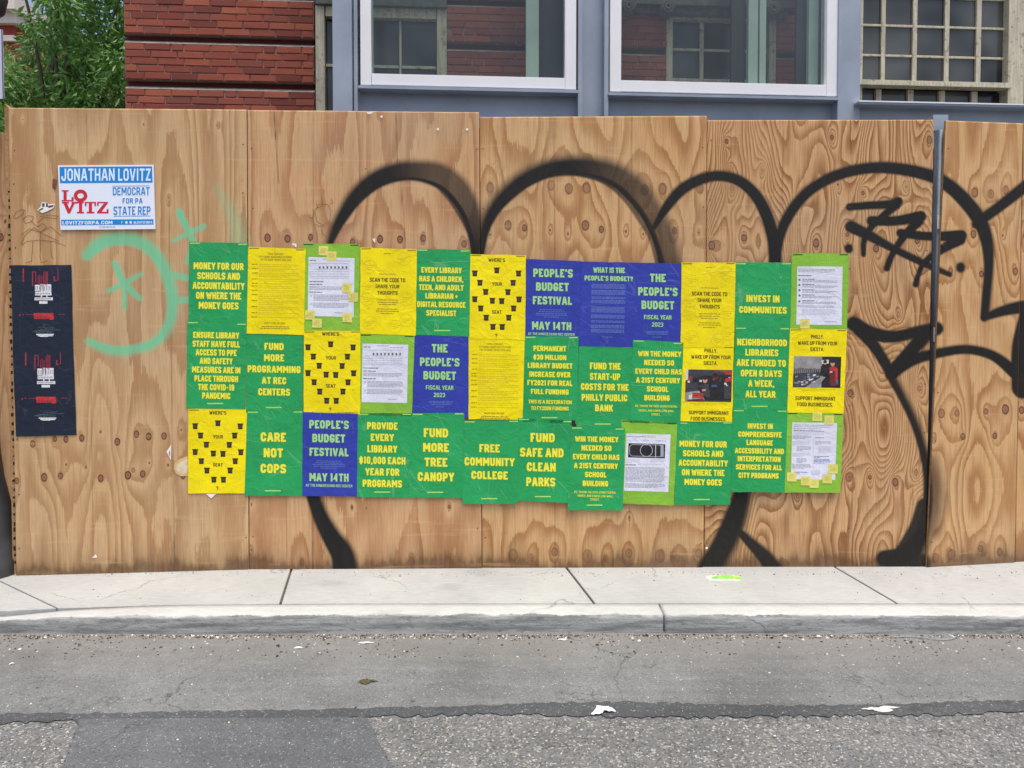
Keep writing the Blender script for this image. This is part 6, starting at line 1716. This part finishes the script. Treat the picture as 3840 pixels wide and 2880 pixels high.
def tree(base, crown_c, rad, nclump, per, seed, label, lsize):
    rg = np.random.default_rng(seed); r = random.Random(seed)
    e = empty("street_tree", base); tag(e, label, "tree", "trees beyond the left end of the fence")
    b = MB()
    def limb(p, q, r0, r1, n=7, wob=.05):
        p, q = Vector(p), Vector(q); seg = 6; prev = None
        for i in range(seg + 1):
            t = i / seg; c = p.lerp(q, t) + Vector((r.uniform(-wob, wob), r.uniform(-wob, wob), 0)) * (1 if 0 < i < seg else 0); rr = r0 + (r1 - r0) * t
            ringi = [(c.x + rr * math.cos(a), c.y + rr * math.sin(a), c.z) for a in np.linspace(0, 2 * math.pi, n, endpoint=False)]
            k = len(b.v); b.v += ringi
            if prev is not None:
                for j in range(n): b.f.append((prev + j, prev + (j + 1) % n, k + (j + 1) % n, k + j)); b.m.append(0)
            prev = k
    cc = Vector(crown_c); fork = Vector(base).lerp(Vector((cc.x, cc.y, cc.z - rad[2] * .8)), .9)
    limb(base, fork, .13, .09)
    cl = []
    for i in range(nclump):
        while True:
            p = rg.uniform(-1, 1, 3)
            if (p ** 2).sum() < 1: break
        p = p * np.array(rad) + np.array(crown_c)
        sx_ = 1920 + p[0] / p[1] * F; sy_ = HY - (p[2] - CAMZ) / p[1] * F
        if sx_ < 150 and -400 < sy_ < 215: continue      # the crown is open here and the house shows
        cl.append(p)
    nclump = len(cl)
    for i in range(0, nclump, max(1, nclump // 26)):
        limb(fork, cl[i], .035, .008, 5, .08)
    b.build("trunk", M['bark'], e, smooth=True)
    N = nclump * per
    C = np.repeat(np.array(cl), per, 0); clv = np.repeat(rg.uniform(0, 1, nclump), per)
    d = rg.normal(0, 1, (N, 3)); d /= np.linalg.norm(d, axis=1)[:, None]
    rr = rg.uniform(.2, 1, (N, 1)) ** .6
    C = C + d * rr * np.array([.26, .26, .30]) * rg.uniform(.6, 1.2, (N, 1))
    # drooping leaves: long axis mostly downwards and outwards
    ax = np.stack([d[:, 0] * .7 + rg.normal(0, .35, N), d[:, 1] * .7 + rg.normal(0, .35, N), -.55 + rg.normal(0, .35, N)], 1); ax /= np.linalg.norm(ax, axis=1)[:, None]
    sd2 = np.cross(ax, rg.normal(0, 1, (N, 3)) + np.array([0, -.2, 1.2])); sd2 /= np.linalg.norm(sd2, axis=1)[:, None] + 1e-9
    nm = np.cross(ax, sd2)
    L_ = lsize * rg.uniform(.6, 1.25, N)[:, None]; Wd = L_ * .34
    p0 = C; p1 = C + ax * L_ * .5 + sd2 * Wd * .5 + nm * L_ * .06; p2 = C + ax * L_ - nm * L_ * .1; p3 = C + ax * L_ * .5 - sd2 * Wd * .5 + nm * L_ * .06
    V = np.stack([p0, p1, p2, p3], 1).reshape(-1, 3)
    c0 = V.mean(0)
    me = bpy.data.meshes.new("crown"); me.vertices.add(len(V)); me.vertices.foreach_set("co", (V - c0).ravel())
    idx = np.arange(N * 4, dtype=np.int32).reshape(-1, 4)
    tri = np.concatenate([idx[:, [0, 1, 2]], idx[:, [0, 2, 3]]], 1).reshape(-1, 3)
    me.loops.add(tri.size); me.loops.foreach_set("vertex_index", tri.ravel()); me.polygons.add(len(tri)); me.polygons.foreach_set("loop_start", np.arange(0, tri.size, 3, dtype=np.int32))
    me.materials.append(M['leaf']); me.update(calc_edges=True)
    val = np.clip(clv * .45 + rg.uniform(0, .5, N) + .1 * (rg.random(N) > .9), 0, 1)
    at = me.attributes.new("leafv", 'FLOAT', 'POINT'); at.data.foreach_set("value", np.repeat(val, 4).astype(np.float32))
    o = bpy.data.objects.new("crown", me); o.location = c0; link(o, e); o["kind"] = "stuff"
tree((-5.6, 9.2, 0), (-5.4, 9.0, 4.4), (1.7, 1.3, 2.5), 300, 125, 5, "leafy green street tree behind the left end of the fence", .105)
tree((-8.9, 12.5, 0), (-8.3, 12.2, 3.6), (3.2, 1.5, 2.6), 300, 110, 9, "darker lower tree further back at the left edge", .10)

# far brick house at the upper left
FH = empty("brick_house", (-20.5, 27, 0)); tag(FH, "distant red brick house with white trimmed windows and cornice at the top left corner", "house")
hb = simple("far brick", lin(150, 66, 52), .9, .15, 3); hw = simple("far trim", lin(214, 208, 196), .7, .05, 4); hg = simple("far glass", lin(50, 58, 64), .15)
b = MB(); b.box((-26, 27, 0), (-17.95, 36, 12.0)); b.build("wall", hb, FH)
b = MB(); b.box((-26.3, 26.5, 12.0), (-17.6, 36.2, 12.5)); b.box((-26.1, 26.75, 11.6), (-17.75, 36, 12.0)); b.build("cornice", hw, FH)
b = MB(); b.box((-26.2, 26.85, 11.0), (-17.9, 27.0, 11.2)); b.build("band", hw, FH)
for wxx in (-19.3, -20.6, -22.6, -24.6):
    for wz in (1.2, 4.6, 8.0):
        b = MB(); b.box((wxx, 26.9, wz), (wxx + .95, 27.02, wz + 2.0)); o = b.build("window", hw, FH)
        b = MB(); b.box((wxx + .12, 26.87, wz + .12), (wxx + .83, 26.95, wz + 1.88)); o2 = b.build("pane", hg, None); wl = o2.location.copy(); o2.parent = o; o2.location = wl - o.location - FH.location

# ------------------------------------------------------------------ lamp post at the left edge
M['iron'] = simple("black cast iron", lin(66, 66, 68), .45, .15, 8, metal=.3)
LC = on_fence(-62, 2150, .03); LC = (float(LC[0]), 3.90, 0.0)
LP = empty("lamp_post", LC); tag(LP, "dark cast iron lamp post with flared base at the left edge", "lamp post")
def pz(y): return CAMZ + (HY - y) / F * 3.9
b = MB(); b.lathe(LC, [(.17, 0), (.17, pz(2100)), (.162, pz(2095)), (.160, pz(2035)), (.152, pz(2028)), (.148, pz(1995)), (.138, pz(1950)), (.115, pz(1885)), (.112, pz(1878)), (.100, pz(1835)), (.085, pz(1790)), (.07, pz(1700)), (.062, pz(1600)), (.06, pz(1500))], 40); b.build("flared_base", M['iron'], LP, smooth=True)
b = MB(); b.lathe(LC, [(.055, pz(1500)), (.045, 4.4), (0.0, 4.41)], 20); b.build("pole", M['iron'], LP, smooth=True)
b = MB(); b.lathe((LC[0] + .02, LC[1], 0), [(.0, 2.90), (.05, 2.91), (.11, 2.96), (.125, 3.03), (.11, 3.4), (.0, 3.5)], 20); b.build("lamp_head", M['iron'], LP, smooth=True)
sp = on_y(-120, 370, 3.8); sq = on_y(9, 110, 3.8)
SG = empty("street_sign", (float(sp[0]), 3.8, float(sp[2]))); tag(SG, "pale street sign plate edge fixed to the lamp post at the left edge", "sign")
b = MB(); b.box((sp[0], 3.80, sp[2]), (sq[0], 3.804, sq[2])); b.build("plate", simple("sign plate", lin(196, 196, 206), .4, .03, 4), SG)
b = MB(); b.box((sq[0] - .004, 3.7975, sp[2]), (sq[0], 3.7995, sq[2])); b.build("border", simple("sign border", lin(64, 62, 120), .4), SG)
